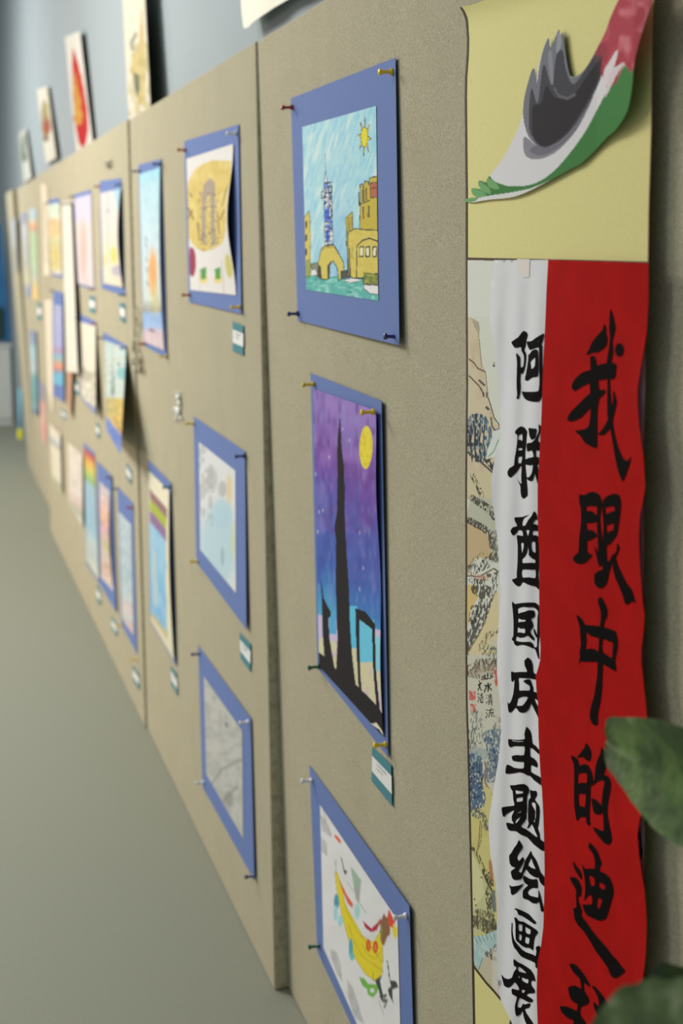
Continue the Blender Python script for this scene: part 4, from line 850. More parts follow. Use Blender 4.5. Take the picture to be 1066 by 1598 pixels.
wb = empty('white_banner', at(812, 1598, 1), 'white paper banner with a column of black brush characters, left of the red banner', 'banner')
patch('paper', WL+[(p[0]+9, p[1]) for p in RL[::-1]], [], 1, w_off, WB, wb, sx=4, sy=12)
rb = empty('red_banner', at(920, 1598, 1), 'red paper banner with large black brush characters', 'banner')
patch('paper', RL+RR[::-1], [], 1, r_off, RB, rb, sx=7, sy=12)
patch('tape', [(807, 404), (827, 404.5), (826, 432), (817, 433), (808, 425)], [], 1, lambda X, Y: w_off(X, Y)+.0006, mat('clear_tape', a4(188, 184, 176), rough=.4), wb, sx=5, sy=6)

def char(parent, offfn, ox, oy, sc, polys, name='brush_character', clip=None):
    """polys: list of (outline, [holes]); several strokes make one character"""
    V = []; F = []
    for out, holes in polys:
        f = lambda P: [(ox+x/sc, oy+y/sc) for x, y in P]
        o_ = f(out); hs = [f(h) for h in holes]
        if clip: o_ = [(min(x, float(edge_x(RL, y))+6), y) for x, y in o_]
        pts = []; edges = []
        for loop in [o_]+hs:
            d = []
            for i in range(len(loop)):
                x0, y0 = loop[i]; x1, y1 = loop[(i+1) % len(loop)]
                pm = loop[i-1]; p2 = loop[(i+2) % len(loop)]
                k = max(2, int(max(abs(x1-x0), abs(y1-y0))/4)+1)
                for j in range(k):
                    t = j/k
                    q = []
                    for a in (0, 1):
                        A_, B_, C_, D_ = pm[a], (x0, y0)[a], (x1, y1)[a], p2[a]
                        cr = .5*((2*B_)+(-A_+C_)*t+(2*A_-5*B_+4*C_-D_)*t*t+(-A_+3*B_-3*C_+D_)*t**3)
                        ln = B_+(C_-B_)*t
                        q.append(ln*.45+cr*.55)
                    d.append(tuple(q))
            s = len(pts); pts += d; edges += [(s+i, s+(i+1) % len(d)) for i in range(len(d))]
        vo, _, fo, *_r = delaunay_2d_cdt([Vector(p) for p in pts], edges, [], 0, 1e-4)
        vo = np.array([tuple(v) for v in vo]); fo = np.array([q for q in fo if len(q) == 3]); cen = vo[fo].mean(1)
        ok = inside(cen[:, 0], cen[:, 1], o_)
        for h in hs: ok &= ~inside(cen[:, 0], cen[:, 1], h)
        fo = fo[ok]
        P = at(vo[:, 0], vo[:, 1], 1, offfn(vo[:, 0], vo[:, 1])+.0007)
        F += (fo+len(V)).tolist(); V += P.tolist()
    return mesh(name, V, F, INK, parent, smooth=True)
def ring(cx, cy, rx, ry, n=14): return [(cx+rx*math.cos(2*math.pi*k/n), cy+ry*math.sin(2*math.pi*k/n)) for k in range(n)]

RC = [
 (870, 470, 5.327, [
  ([(383,190),(400,215),(403,270),(412,310),(405,365),(375,400),(330,425),(285,428),(235,448),(265,395),(285,345),(330,285),(375,235)], []),
  ([(440,62),(478,205),(470,270),(455,330),(460,420),(445,510),(432,650),(438,760),(448,880),(462,960),(458,1010),(470,1090),(500,1210),(545,1310),(585,1325),(612,1285),(590,1380),(540,1500),(500,1400),(480,1310),(455,1160),(440,1080),(415,960),(412,820),(415,660),(410,500),(425,400),(435,300),(428,220)], []),
  (ring(512,405,35,57), []),
  ([(118,720),(120,690),(150,640),(210,590),(275,570),(330,535),(400,515),(470,512),(487,540),(480,620),(460,650),(400,650),(330,660),(270,680),(200,710),(140,748)], []),
  ([(272,460),(300,455),(315,490),(325,540),(335,650),(345,735),(390,735),(400,750),(370,790),(345,810),(330,900),(328,1000),(328,1100),(322,1222),(230,1180),(190,1120),(145,1080),(220,1065),(255,1045),(272,960),(275,800),(268,700),(275,600)], []),
  ([(80,975),(110,920),(180,850),(240,790),(290,760),(300,850),(250,910),(190,970),(120,1000),(90,995)], []),
  ([(462,738),(490,830),(475,920),(450,1010),(425,1070),(385,1112),(335,1108),(375,1060),(415,990),(445,900),(460,820)], [])]),
 (870, 750, 7.107, [
  ([(240,160),(290,165),(315,290),(318,450),(325,560),(325,780),(345,810),(385,822),(350,870),(300,915),(240,925),(190,905),(172,860),(200,820),(232,790),(240,650),(262,440),(255,280)], []),
  ([(240,160),(300,160),(350,130),(410,125),(455,150),(482,210),(485,290),(420,285),(380,280),(315,288),(250,280)], []),
  ([(425,200),(482,220),(485,300),(470,420),(480,560),(497,720),(498,920),(475,950),(462,955),(440,880),(408,735),(400,720),(425,755),(450,800),(445,640),(435,450),(438,300)], []),
  ([(310,350),(370,335),(410,365),(440,400),(412,465),(310,465)], []), ([(310,560),(350,545),(400,560),(435,610),(380,650),(315,670)], []),
  ([(495,260),(510,205),(560,165),(640,145),(680,160),(700,240),(690,300),(630,290),(580,285),(525,300)], []),
  ([(635,240),(702,240),(690,380),(665,560),(650,615),(625,620),(620,540),(635,400)], []),
  ([(520,390),(600,345),(650,340),(650,460),(590,480),(540,495)], []), ([(535,590),(620,550),(650,600),(610,670),(545,720)], []),
  ([(495,260),(525,310),(535,400),(540,500),(545,600),(545,700),(540,760),(550,900),(600,870),(590,950),(570,1020),(550,1120),(520,1175),(480,1195),(435,1180),(408,1130),(410,1040),(450,1005),(500,985),(495,930),(500,700),(508,500),(500,380)], []),
  ([(660,690),(685,745),(670,800),(640,850),(600,900),(570,960),(555,930),(600,840),(650,790)], []),
  ([(605,820),(640,830),(660,920),(700,1010),(760,1130),(815,1200),(840,1270),(862,1355),(822,1340),(770,1378),(745,1360),(720,1270),(680,1170),(640,1080),(610,960)], [])]),
 (870, 920, 7.107, [
  ([(475,80),(500,110),(530,170),(550,230),(545,300),(520,350),(510,410),(500,520),(492,640),(500,760),(500,850),(495,980),(490,1100),(475,1240),(445,1380),(445,1490),(420,1508),(385,1490),(360,1430),(358,1380),(375,1280),(405,1180),(425,1050),(440,950),(445,800),(455,640),(465,500),(470,400),(480,320),(475,230),(450,150),(452,105)], []),
  ([(208,285),(230,290),(265,325),(305,390),(390,398),(470,408),(540,425),(600,445),(640,462),(655,510),(668,600),(655,690),(637,780),(645,905),(560,860),(500,825),(420,802),(300,800),(252,795),(232,832),(248,750),(245,690),(257,610),(250,470),(245,410)],
   [[(315,475),(360,510),(420,530),(458,545),(460,690),(410,660),(350,655),(308,662),(318,570)], [(505,545),(560,570),(615,590),(612,660),(602,760),(550,725),(505,700),(490,640),(495,590)]])]),
 (870, 1150, 7.107, [
  ([(312,65),(340,95),(370,160),(370,230),(350,272),(310,250),(275,222),(215,228),(260,170),(300,115)], []),
  ([(150,205),(205,230),(225,260),(240,320),(290,300),(335,310),(370,370),(390,450),(385,500),(365,560),(360,700),(352,880),(362,970),(345,985),(322,960),(312,890),(250,890),(215,935),(200,870),(185,760),(182,600),(185,450),(180,300),(155,240)],
   [[(228,410),(290,398),(325,410),(322,510),(260,505),(225,525)], [(232,635),(310,635),(312,700),(300,780),(260,765),(238,765)]]),
  ([(485,115),(510,145),(545,200),(552,260),(540,320),(515,400),(500,430),(412,470),(410,440),(420,340),(440,260),(475,180)], []),
  ([(375,545),(395,490),(440,430),(500,418),(550,430),(580,470),(590,540),(575,640),(555,760),(552,860),(570,960),(590,1060),(600,1120),(595,1170),(560,1195),(520,1180),(460,1110),(415,1050),(388,1000),(450,1022),(505,1045),(510,980),(505,880),(485,770),(500,620),(520,500),(500,480),(460,485),(410,520)], []),
  ([(375,680),(430,700),(475,750),(490,830),(475,858),(430,860),(400,835),(385,760)], [])]),
 (870, 1300, 6.66, [
  ([(332,98),(370,130),(400,170),(440,260),(455,320),(440,350),(430,400),(400,400),(385,380),(390,300),(370,220),(322,150),(325,120)], []),
  ([(255,320),(280,368),(340,370),(390,370),(430,392),(500,425),(545,470),(575,560),(580,620),(560,700),(540,770),(500,890),(440,910),(390,895),(300,850),(275,800),(260,745),(355,740),(360,680),(345,640),(310,655),(275,705),(288,600),(282,480),(262,370)],
   [[(325,440),(360,450),(385,480),(385,545),(345,550),(330,490)], [(435,510),(495,545),(485,590),(430,560)], [(415,675),(465,690),(450,740),(435,785),(405,765),(412,720)]]),
  ([(160,290),(190,335),(235,390),(250,440),(248,485),(215,440),(180,380),(165,330)], []),
  ([(128,460),(185,460),(215,490),(245,560),(245,620),(235,655),(215,660),(212,690),(235,760),(250,810),(248,860),(300,930),(370,1030),(430,1100),(500,1180),(570,1270),(620,1320),(660,1380),(705,1430),(660,1475),(600,1508),(560,1490),(520,1400),(480,1340),(400,1230),(330,1110),(270,1020),(215,960),(180,900),(170,840),(165,780),(195,775),(195,700),(190,640),(195,600),(170,550),(145,510)], [])]),
 (860, 1478, 6.6625, [
  ([(195,170),(250,180),(300,230),(350,300),(390,370),(405,408),(385,405),(345,370),(335,380),(345,460),(380,510),(395,560),(385,585),(350,605),(315,615),(300,650),(305,710),(350,770),(365,830),(230,830),(235,765),(180,740),(110,680),(93,615),(160,618),(230,645),(265,665),(275,590),(230,570),(195,520),(178,440),(185,410),(250,400),(310,430),(305,360),(290,320),(230,260),(198,200)], []),
  ([(430,402),(455,410),(500,460),(540,510),(575,570),(580,620),(600,690),(580,690),(545,610),(535,640),(545,680),(600,740),(560,800),(520,790),(480,710),(450,640),(437,570),(465,590),(495,615),(495,560),(480,510),(450,450),(425,415)], [])])]
WC = [
 (780, 500, 11.41, [
  ([(430,188),(470,205),(495,260),(470,350),(455,460),(430,525),(460,580),(470,650),(455,800),(425,910),(395,962),(380,925),(365,960),(358,1060),(365,1180),(358,1290),(330,1395),(295,1395),(310,1330),(300,1200),(300,1050),(305,850),(305,720),(288,590),(300,585),(355,660),(360,828),(415,825),(430,700),(425,620),(385,540),(378,470),(275,492),(235,450),(205,385),(330,295),(400,200)], []),
  ([(478,375),(560,370),(640,310),(780,230),(785,260),(770,330),(735,430),(750,450),(752,600),(755,800),(775,900),(770,1100),(745,1360),(690,1445),(600,1450),(500,1430),(440,1390),(400,1310),(390,1260),(420,1268),(520,1272),(640,1268),(690,1250),(705,1100),(700,850),(700,650),(695,500),(690,475),(600,505),(535,527),(500,470),(485,420)], []),
  ([(505,610),(525,605),(570,540),(630,515),(668,530),(682,650),(685,850),(670,995),(570,1020),(490,1078),(445,1055),(465,950),(490,800),(505,680)], [[(545,735),(620,660),(630,700),(620,820),(560,870),(550,800)]])]),
 (780, 650, 11.41, [
  ([(275,255),(340,190),(390,175),(440,200),(485,270),(475,340),(465,500),(450,640),(450,770),(455,900),(470,1050),(480,1180),(490,1300),(490,1410),(420,1462),(385,1430),(370,1350),(365,1240),(295,1095),(340,1165),(385,1200),(380,1080),(385,870),(300,980),(195,1085),(150,1060),(135,990),(170,920),(250,870),(265,740),(290,600),(310,430),(308,325),(275,305)],
   [[(330,335),(400,312),(400,435),(365,412),(330,415)], [(322,565),(398,560),(398,595),(328,605)], [(325,718),(398,715),(380,830),(318,825)]]),
  ([(510,205),(580,212),(650,220),(645,290),(630,375),(565,415),(530,350)], []),
  ([(690,135),(735,185),(730,260),(680,390),(675,440),(715,465),(715,600),(690,612),(640,600),(640,720),(690,720),(690,860),(660,850),(670,900),(690,1000),(690,1245),(665,1170),(640,1080),(625,1010),(580,1140),(540,1150),(500,1130),(470,1085),(520,1080),(570,1000),(590,860),(550,870),(450,850),(450,770),(520,735),(600,720),(590,650),(565,600),(490,625),(475,540),(485,475),(560,465),(630,400),(690,270)], [])]),
 (780, 790, 11.41, [
  ([(262,200),(400,190),(520,150),(430,210),(400,280),(400,345),(455,340),(500,250),(560,180),(612,85),(655,160),(665,240),(630,240),(580,315),(640,320),(690,350),(690,440),(600,435),(575,470),(580,515),(640,515),(690,545),(700,700),(695,900),(700,1050),(685,1200),(690,1310),(705,1400),(690,1485),(640,1430),(560,1412),(480,1385),(440,1360),(400,1355),(370,1410),(330,1428),(280,1400),(240,1355),(215,1305),(300,1275),(300,1200),(315,1000),(318,700),(300,520),(350,520),(415,525),(400,450),(370,425),(320,430),(300,470),(235,522),(205,480),(190,435),(230,375),(310,350),(270,270)],
   [[(465,425),(525,425),(520,470),(505,522),(490,522),(475,470)], [(375,660),(420,650),(425,720),(395,840),(385,800)], [(500,680),(515,800),(515,870),(560,920),(630,960),(630,1010),(560,1005),(480,1010),(400,1010),(398,940),(440,905),(480,830),(495,750)], [(560,640),(600,625),(630,640),(635,750),(635,830),(570,790),(558,720)], [(400,1130),(620,1130),(635,1115),(635,1275),(520,1265),(400,1265)]])]),
 (780, 920, 13.31, [
  ([(255,245),(310,300),(440,280),(600,268),(740,275),(800,320),(820,400),(825,700),(825,950),(805,1150),(810,1300),(820,1450),(785,1400),(750,1280),(715,1210),(700,1225),(600,1180),(500,1150),(430,1150),(350,1170),(300,1130),(290,1080),(245,1035),(280,960),(285,700),(270,450),(255,320)],
   [[(370,400),(480,360),(600,370),(690,365),(750,400),(795,460),(780,600),(775,900),(770,1190),(705,1190),(680,1120),(620,1085),(500,1090),(400,1080),(325,1055),(345,980),(360,890),(375,690),(380,500)]]),
  ([(375,510),(440,480),(520,460),(600,430),(700,435),(720,470),(725,560),(640,615),(665,660),(690,740),(680,800),(640,830),(630,900),(710,1000),(715,1060),(660,1030),(580,955),(500,990),(420,1000),(350,970),(330,900),(420,890),(520,905),(520,810),(420,810),(355,760),(360,690),(440,670),(520,665),(540,630),(440,620),(375,590)], []),
  ([(700,820),(720,820),(750,900),(780,960),(775,1000),(750,990),(710,900)], [])]),
 (780, 1020, 13.325, [
  ([(580,80),(640,125),(680,240),(690,380),(750,430),(790,450),(760,540),(640,515),(500,508),(390,508),(395,620),(400,765),(500,765),(620,765),(625,690),(600,655),(540,620),(485,570),(560,535),(630,540),(660,630),(690,700),(695,790),(750,800),(800,840),(800,970),(760,960),(720,930),(740,1000),(790,1100),(820,1150),(820,1390),(780,1290),(720,1170),(650,1040),(600,1150),(550,1205),(480,1232),(400,1210),(330,1120),(260,1195),(205,1230),(175,1180),(160,1000),(190,1050),(240,970),(280,830),(300,650),(305,530),(265,585),(240,560),(235,370),(300,390),(430,380),(565,380),(545,310),(520,250),(510,150)],
   [[(380,935),(440,905),(510,890),(585,905),(540,1000),(470,1080),(400,1085),(350,1085),(365,1000)]])]),
 (780, 1120, 13.31, [
  ([(555,185),(620,260),(655,370),(675,530),(740,580),(830,690),(850,770),(780,735),(700,655),(625,625),(630,800),(700,840),(760,900),(785,980),(770,1035),(720,1010),(645,985),(640,1115),(720,1170),(850,1245),(850,1400),(800,1365),(700,1290),(640,1215),(560,1190),(490,1150),(400,1130),(320,1150),(120,1158),(140,980),(210,990),(290,1035),(400,1055),(495,1050),(500,920),(390,915),(270,890),(245,800),(340,775),(500,775),(515,600),(400,590),(290,592),(215,615),(180,560),(175,445),(260,455),(400,462),(520,440),(510,350),(530,250)],
   [[(245,465),(350,482),(500,485),(490,500),(370,502),(270,488)]])]),
 (780, 1210, 13.31, [
  ([(212,205),(300,205),(400,185),(510,180),(570,220),(605,290),(595,370),(565,420),(555,560),(560,690),(555,770),(545,800),(550,880),(500,970),(430,1060),(540,1115),(620,1170),(760,1280),(780,1270),(740,1180),(700,1080),(660,1010),(610,1080),(560,1100),(600,1010),(585,930),(585,750),(590,600),(600,510),(640,455),(630,400),(625,300),(680,320),(750,320),(772,370),(760,440),(725,500),(780,580),(815,640),(825,740),(815,900),(800,1030),(785,1100),(820,1200),(835,1330),(930,1390),(940,1560),(860,1555),(790,1500),(700,1430),(620,1340),(560,1280),(420,1220),(340,1160),(200,1145),(155,1090),(130,990),(180,985),(290,1005),(250,930),(250,840),(300,730),(260,735),(140,800),(75,865),(50,790),(40,670),(150,645),(300,625),(280,500),(265,330),(230,280)],
   [[(320,305),(400,322),(480,330),(480,370),(335,385)], [(345,475),(475,450),(472,535),(350,548)], [(360,780),(455,735),(440,765),(370,790)], [(320,1000),(330,930),(430,855),(400,920),(350,985)], [(655,570),(700,555),(745,600),(750,800),(745,910),(725,880),(730,740),(690,660),(665,620)], [(700,930),(725,910),(730,975),(710,960)]])]),
 (780, 1300, 12.29, [
  ([(365,130),(400,190),(430,240),(425,300),(360,390),(325,470),(350,520),(375,535),(440,455),(465,525),(420,620),(350,735),(420,760),(440,765),(450,770),(430,850),(385,890),(290,900),(240,870),(215,780),(215,730),(300,665),(230,640),(195,590),(180,510),(180,430),(220,380),(270,290),(330,210)], []),
  ([(598,335),(615,400),(690,510),(740,640),(770,740),(860,860),(880,1020),(820,1000),(765,930),(740,830),(725,860),(640,830),(570,780),(500,690),(460,760),(430,790),(415,760),(460,620),(490,520),(560,400)], [[(600,480),(640,590),(685,690),(600,660),(540,610),(570,540)]]),
  ([(470,815),(560,870),(640,890),(715,885),(725,1055),(640,1048),(570,1080),(530,1140),(580,1200),(700,1230),(740,1230),(735,1080),(770,1180),(800,1310),(845,1480),(820,1512),(790,1500),(755,1320),(700,1350),(620,1340),(540,1280),(450,1250),(438,1200),(445,1100),(540,1000),(480,960),(450,900),(448,850)], []),
  ([(178,995),(230,1025),(370,1005),(465,968),(400,1050),(300,1155),(235,1188),(210,1150),(205,1080)], [])]),
 (780, 1400, 13.325, [
  ([(300,240),(345,235),(460,280),(600,350),(680,440),(755,525),(715,560),(600,480),(480,400),(430,375),(385,365),(360,290)], []),
  ([(300,430),(340,425),(370,475),(430,505),(490,510),(560,550),(660,610),(770,690),(785,740),(730,820),(705,930),(690,1105),(640,1070),(590,1050),(540,1050),(450,1005),(390,945),(355,920),(330,870),(325,700),(325,550)],
   [[(382,560),(465,575),(462,710),(385,690)], [(525,615),(640,685),(625,775),(535,735)], [(400,760),(455,800),(445,905),(385,875)], [(530,825),(615,855),(600,975),(520,940)]]),
  ([(245,530),(260,535),(258,700),(280,850),(320,930),(380,1000),(460,1090),(560,1150),(680,1190),(745,1225),(760,1120),(745,1040),(820,1010),(850,1070),(830,1250),(810,1466),(790,1485),(760,1475),(738,1440),(735,1370),(640,1320),(540,1280),(430,1220),(350,1110),(300,1050),(260,940),(238,750)], [])]),
 (780, 1485, 13.325, [
  ([(300,155),(370,215),(500,280),(640,375),(700,470),(735,610),(670,600),(650,620),(655,700),(720,790),(715,860),(600,870),(555,905),(620,950),(690,1000),(660,1055),(580,1045),(500,1000),(415,960),(380,1020),(360,1150),(440,1165),(480,1080),(520,1100),(620,1070),(635,1110),(600,1170),(520,1190),(540,1260),(620,1380),(700,1516),(560,1516),(500,1370),(470,1230),(430,1300),(345,1345),(315,1240),(315,1120),(355,940),(255,885),(250,770),(395,805),(390,740),(310,630),(250,700),(180,750),(90,710),(60,600),(30,480),(100,550),(180,572),(250,540),(290,430),(345,350),(340,310),(295,300),(280,180)],
   [[(375,320),(420,320),(550,445),(440,425),(375,400)], [(455,530),(520,560),(595,580),(580,665),(455,595)], [(375,515),(405,505),(415,545),(380,545)], [(455,790),(525,805),(495,860),(450,840)]])])]
for ox, oy, sc, polys in RC: char(rb, r_off, ox, oy, sc, polys)
for ox, oy, sc, polys in WC: char(wb, w_off, ox, oy, sc, polys, clip=True)

# ------------------------------------------------------------------ flag-coloured paper cut-out on the scroll
f1 = lambda P: [(700+x/2.912, y/2.912) for x, y in P]
OUT = f1([(800,-30),(740,70),(715,140),(680,210),(640,285),(600,335),(565,350),(548,330),(532,240),(522,160),(515,150),(510,160),(502,133),(490,155),(478,190),(465,215),(460,175),(448,178),(430,225),(408,300),(398,370),(393,315),(378,320),(360,380),(345,440),(337,510),(325,560),(290,640),(240,730),(195,790),(175,812),(170,830),(140,820),(135,840),(145,860),(105,855),(110,885),(130,895),(80,903),(74,915),(110,920),(180,908),(280,898),(340,880),(400,852),(470,815),(560,765),(600,745),(660,690),(720,625),(760,590),(800,530),(820,480),(835,390),(845,280),(870,180),(900,80),(925,-30)])
def f_off(X, Y):
    X = np.asarray(X, float); Y = np.asarray(Y, float)
    u = np.clip((X-725)/280, 0, 1); right = np.clip((X-930)/60, 0, 1)
    return s_off(X, Y)+.003+.016*right**1.2*np.clip((330-Y)/150, 0, 1)+.002*np.sin(u*3)
def smooth_loop(P, k=4):
    out = []; n = len(P)
    for i in range(n):
        a_, b_, c_, d_ = P[i-1], P[i], P[(i+1) % n], P[(i+2) % n]
        for j in range(k):
            t = j/k
            out.append(tuple(.5*(2*b_[q]+(c_[q]-a_[q])*t+(2*a_[q]-5*b_[q]+4*c_[q]-d_[q])*t*t+(3*b_[q]-a_[q]-3*c_[q]+d_[q])*t**3) for q in (0, 1)))
    return out
def paint_flag(X, Y):
    c = Cv(X, Y, (190, 190, 192), 700, 0, 2.912)
    _p = c.poly
    c.poly = lambda pts, *a, **k: _p(smooth_loop(pts), *a, **k)
    c.poly([(170,800),(210,825),(270,845),(340,845),(400,830),(470,785),(540,710),(620,600),(690,470),(730,400),(800,300),(845,270),(900,300),(880,500),(760,640),(600,760),(470,825),(400,850),(280,875),(180,890),(60,915),(60,890)], (58, 110, 58))
    c.poly([(100,915),(180,900),(290,880),(400,846),(480,812),(420,850),(330,892),(200,915)], (190, 190, 186))
    for q in ([(60,900),(130,893),(120,915),(60,920)], [(95,850),(150,870),(170,890),(120,895)], [(130,820),(180,850),(190,880),(145,865)], [(170,805),(215,830),(230,860),(185,850)]): c.poly(q, (100, 146, 96))
    c.poly([(345,620),(343,690),(370,720),(420,722),(490,690),(560,620),(600,560),(560,600),(480,660),(400,660)], (122, 120, 128))
    c.poly([(380,670),(390,700),(430,705),(500,670),(580,590),(640,480),(690,340),(680,330),(620,460),(540,590)], (100, 98, 108))
    c.poly([(337,500),(345,440),(362,370),(380,312),(396,315),(402,375),(412,310),(430,225),(455,172),(465,215),(502,130),(522,150),(550,330),(565,350),(600,330),(680,210),(710,250),(700,330),(640,470),(560,600),(470,668),(400,660),(355,600)], (104, 106, 114))
    c.poly([(365,540),(370,440),(380,400),(405,470),(425,320),(440,300),(470,390),(490,250),(520,230),(530,300),(560,380),(600,350),(690,210),(715,240),(690,360),(620,500),(540,610),(460,665),(410,660),(370,600)], (62, 62, 68))
    c.poly([(380,560),(385,480),(420,470),(445,390),(480,440),(530,450),(580,420),(640,330),(700,260),(690,340),(620,480),(530,610),(440,665),(390,630)], (42, 40, 44))
    c.line([(480, 400), (500, 435), (540, 448), (575, 430)], (92, 92, 98), 6); c.poly([(455, 240), (470, 240), (475, 390), (455, 300)], (128, 130, 138), .8); c.poly([(495, 160), (510, 150), (512, 210), (490, 240)], (140, 142, 148), .8)
    n = vnoise(c.X, c.Y, 12, 60, 4); yy = c.Y+40*n-(c.X-700)*.05
    sel = inside(c.X, c.Y, [(780,-60),(700,150),(665,250),(700,250),(690,330),(720,400),(760,380),(800,290),(830,330),(860,270),(960,-60)])
    c.put(sel, (150, 56, 68)); c.put(sel*np.clip((vnoise(c.X, c.Y, 30, 40, 6)-.5)*2.4, 0, 1), (182, 110, 116), .8); c.put(sel*np.clip((yy-200)/120, 0, 1)*(n > .5), (140, 40, 54), .5)
    c.poly([(768,225),(760,280),(735,350),(700,440),(690,470),(705,330),(725,290)], (192, 186, 188)); c.poly([(800,285),(770,330),(735,400),(712,440),(735,330),(765,300)], (186, 178, 180))
    c.put(np.clip((300-c.Y)/60, 0, 1)*(c.Y < 300)*inside(c.X, c.Y, [(670,200),(720,200),(715,270),(690,330),(660,280)]), (120, 50, 62), .6)
    return c.c
t = empty('paper_cutout', at(727, 314, 1), 'swooping red, white, green and black paper cut-out at the top of the scroll', 'paper cut-out')
patch('cutout_sheet', smooth_loop(OUT, 3), [], 1, f_off, PAINT, t, sx=1.0, sy=1.2, paintfn=paint_flag)

# ------------------------------------------------------------------ far end of the room
WHITE = mat('white_laminate', a4(178, 182, 178), rough=.5)
p0 = at(2, 660, 2); yf = 12.2
def floor_y(px, py):
    d = FW+(px-PPX)/FPX*RT-(py-PPY)/FPX*UP; return float(CAM[1]-d[1]*CAM[2]/d[2])
yf = floor_y(20, 663)
def onplane(px, py, y):
    d = FW+(px-PPX)/FPX*RT-(py-PPY)/FPX*UP; return CAM+d*((y-CAM[1])/d[1])
a = onplane(29, 536, yf); g = onplane(29, 664, yf)
cab = empty('low_cabinet', (-1.3, yf, 0), 'low white cabinet standing at the far end of the room', 'cabinet')
zx = min(float(a[0]), WALLX-.02); zt = float(a[2])
box('carcass', (-2.6, yf, 0), (zx, yf+.5, zt-.03), WHITE, cab, bevel=.004); box('top_panel', (-2.62, yf-.02, zt-.03), (zx+.01, yf+.52, zt), WHITE, cab, bevel=.003)
for k in range(3):
    w = (zx+2.6)/3; dr = box('door', (-2.6+k*w+.006, yf-.016, .06), (-2.6+(k+1)*w-.006, yf-.001, zt-.04), WHITE, cab, bevel=.002)
    box('handle', (-2.6+k*w+.05, yf-.035, zt*.5), (-2.6+k*w+.065, yf-.016, zt*.5+.12), GREY, dr)
bp = empty('blue_poster', (float(onplane(14, 536, yf+.1)[0]), yf+.1, zt), 'blue poster board leaning on top of the white cabinet', 'poster')
_op = onplane
def onplane(px, py, y):
    v = _op(px, py, y); v[0] = min(v[0], WALLX-.01); return v
q = [onplane(-60, 350, yf+.12), onplane(1, 350, yf+.12), onplane(17, 532, yf+.08), onplane(-60, 532, yf+.08)]
mesh('panel', q, [(0, 1, 2, 3)], mat('blue_poster_print', a4(44, 96, 140), rough=.6, noise=.15, nscale=5), bp, solid=.01)
mesh('dark_patch', [onplane(-10, 478, yf+.06), onplane(4, 480, yf+.06), onplane(6, 528, yf+.05), onplane(-10, 528, yf+.05)], [(0, 1, 2, 3)], mat('dark_green_print', a4(36, 56, 50), rough=.7), bp, solid=.004)
tq = empty('floor_brush', onplane(33, 684, floor_y(33, 684)), 'thin turquoise stick with a bright yellow foot beside the farthest board', 'brush')
bz = floor_y(32, 684); b0 = onplane(32, 684, bz)
b0[2] = 0
tube('stick', [(b0[0], bz, .05), tuple(onplane(31.5, 606, bz))], .014, mat('turquoise_plastic', a4(110, 176, 196), rough=.5), tq)
lathe('yellow_foot', [(0, .022), (.03, .026), (.07, .022), (.085, .012)], (b0[0], bz, 0), (0, 0, 1), mat('bright_yellow_plastic', a4(206, 200, 50), rough=.5), tq)

# ------------------------------------------------------------------ potted plant at the right
def leaf_mat(name, c1, c2, hi):
    m = bpy.data.materials.new(name); m.use_nodes = True; nt = m.node_tree; b = nt.nodes['Principled BSDF']
    b.inputs['Roughness'].default_value = .38; b.inputs['Specular IOR Level'].default_value = .5
    tc = nt.nodes.new('ShaderNodeTexCoord'); n = nt.nodes.new('ShaderNodeTexNoise'); n.inputs['Scale'].default_value = 28; n.inputs['Detail'].default_value = 3
    nt.links.new(tc.outputs['Object'], n.inputs['Vector'])
    r = nt.nodes.new('ShaderNodeValToRGB'); r.color_ramp.elements[0].position = .38; r.color_ramp.elements[0].color = c1; r.color_ramp.elements[1].position = .62; r.color_ramp.elements[1].color = c2
    e = r.color_ramp.elements.new(.8); e.color = hi
    nt.links.new(n.outputs['Fac'], r.inputs[0]); nt.links.new(r.outputs[0], b.inputs['Base Color'])
    n2 = nt.nodes.new('ShaderNodeTexNoise'); n2.inputs['Scale'].default_value = 70; nt.links.new(tc.outputs['Object'], n2.inputs['Vector'])
    bp_ = nt.nodes.new('ShaderNodeBump'); bp_.inputs['Strength'].default_value = .35; bp_.inputs['Distance'].default_value = .003
    nt.links.new(n2.outputs['Fac'], bp_.inputs['Height']); nt.links.new(bp_.outputs[0], b.inputs['Normal'])
    return m
LEAF = leaf_mat('glossy_leaf', a4(44, 70, 26), a4(86, 114, 54), a4(160, 176, 138))
LEAFD = leaf_mat('dark_leaf', a4(32, 50, 24), a4(56, 76, 38), a4(90, 108, 72))
LEAFM = leaf_mat('mottled_leaf', a4(50, 68, 30), a4(96, 112, 66), a4(170, 178, 146))
STEM = mat('plant_stem', a4(80, 98, 52), rough=.5)
plant = empty('potted_plant', (-.20, .86, 0), 'leafy green houseplant reaching in front of the red banner from the right', 'plant')
def leaf(tip, base, side, prof, cup, m, droop=0.0, ruffle=0.0, n=26, mm=12):
    tip, base, side = Vector(tip), Vector(base), Vector(side)
    ax = (base-tip); L = ax.length; nrm = ax.cross(side).normalized(); side = nrm.cross(ax).normalized()*1.0
    V = []
    for i in range(n+1):
        t = i/n; tt = t**1.6
        for j in range(mm+1):
            s = -1+2*j/mm
            w = np.interp(tt, [p[0] for p in prof], [p[1 if s < 0 else 2] for p in prof])
            p = tip+ax*tt+side*(w*s)+nrm*(cup*w*abs(s)**1.6+droop*L*math.sin(math.pi*tt)+ruffle*math.sin(tt*34+s*2)*abs(s)*w - .0016*math.exp(-(s/.08)**2)+.0006*math.sin((tt*26-abs(s)*5)*2*math.pi/2))
            V.append(tuple(p))
    return mesh('leaf', V, grid_faces(mm, n), m, plant, smooth=True)
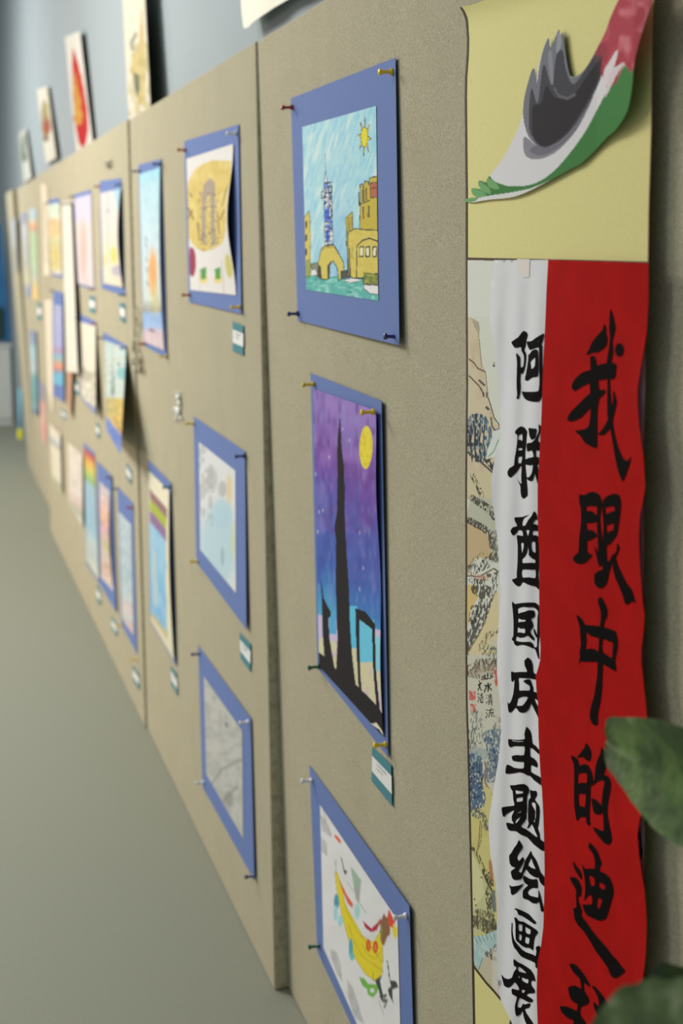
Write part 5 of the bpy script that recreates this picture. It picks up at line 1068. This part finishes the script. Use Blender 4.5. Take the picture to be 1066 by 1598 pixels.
# big leaf: blunt tip on the left, widening to the right out of the picture
tip = deep(946, 1154, 1.22); bas = deep(1240, 1288, 1.02)
sd = Vector(tuple(UP))*.82-Vector(tuple(RT))*.3+Vector(tuple(FW))*.55
leaf(tip, bas, sd, [(0, .006, .006), (.008, .014, .012), (.03, .019, .020), (.08, .024, .026), (.14, .028, .029), (.25, .038, .036), (.4, .048, .044), (.6, .050, .046), (.8, .036, .034), (1, .003, .003)], .25, LEAF, .02)
tip2 = deep(912, 1640, .90); bas2 = deep(1210, 1668, .86)
leaf(tip2, bas2, Vector(tuple(UP))*.55+Vector(tuple(FW))*.8, [(0, .006, .006), (.03, .02, .018), (.08, .026, .028), (.18, .034, .040), (.3, .042, .046), (.5, .046, .049), (.75, .04, .044), (1, .002, .002)], .22, LEAFM, .0, .045)
tip3 = deep(1030, 1502, 1.05); bas3 = deep(1150, 1760, 1.0)
leaf(tip3, bas3, Vector(tuple(RT))*-1.0, [(0, .001, .001), (.06, .013, .012), (.14, .026, .022), (.4, .045, .04), (.7, .04, .036), (1, .002, .002)], .3, LEAFD, .0)
extra = [((1130, 1500), 1.0, (1250, 1800), .95), ((1150, 1700), .9, (1220, 1900), .9), ((960, 1750), .95, (1100, 1950), .92)]
for (a_, za, c_, zc) in extra:
    leaf(deep(a_[0], a_[1], za), deep(c_[0], c_[1], zc), Vector(tuple(RT)), [(0, .001, .001), (.2, .03, .03), (.5, .04, .04), (1, .002, .002)], .3, LEAF, .02)
    tube('stem', [deep(c_[0], c_[1], zc), (-.21, .9, .75), (-.2, .86, .38)], .004, STEM, plant)
for p in (bas, bas2, bas3): tube('stem', [tuple(p), (-.16, .93, .85), (-.2, .87, .38)], .004, STEM, plant)
lathe('pot', [(0, .09), (.02, .10), (.34, .135), (.38, .14), (.38, .125), (.36, .12)], (-.20, .86, 0), (0, 0, 1), mat('ceramic_pot', a4(150, 150, 146), rough=.4), plant, n=28)
lathe('soil', [(.30, .10), (.355, .118), (.365, .06)], (-.20, .86, 0), (0, 0, 1), mat('potting_soil', a4(50, 40, 30), rough=1), plant, n=20)
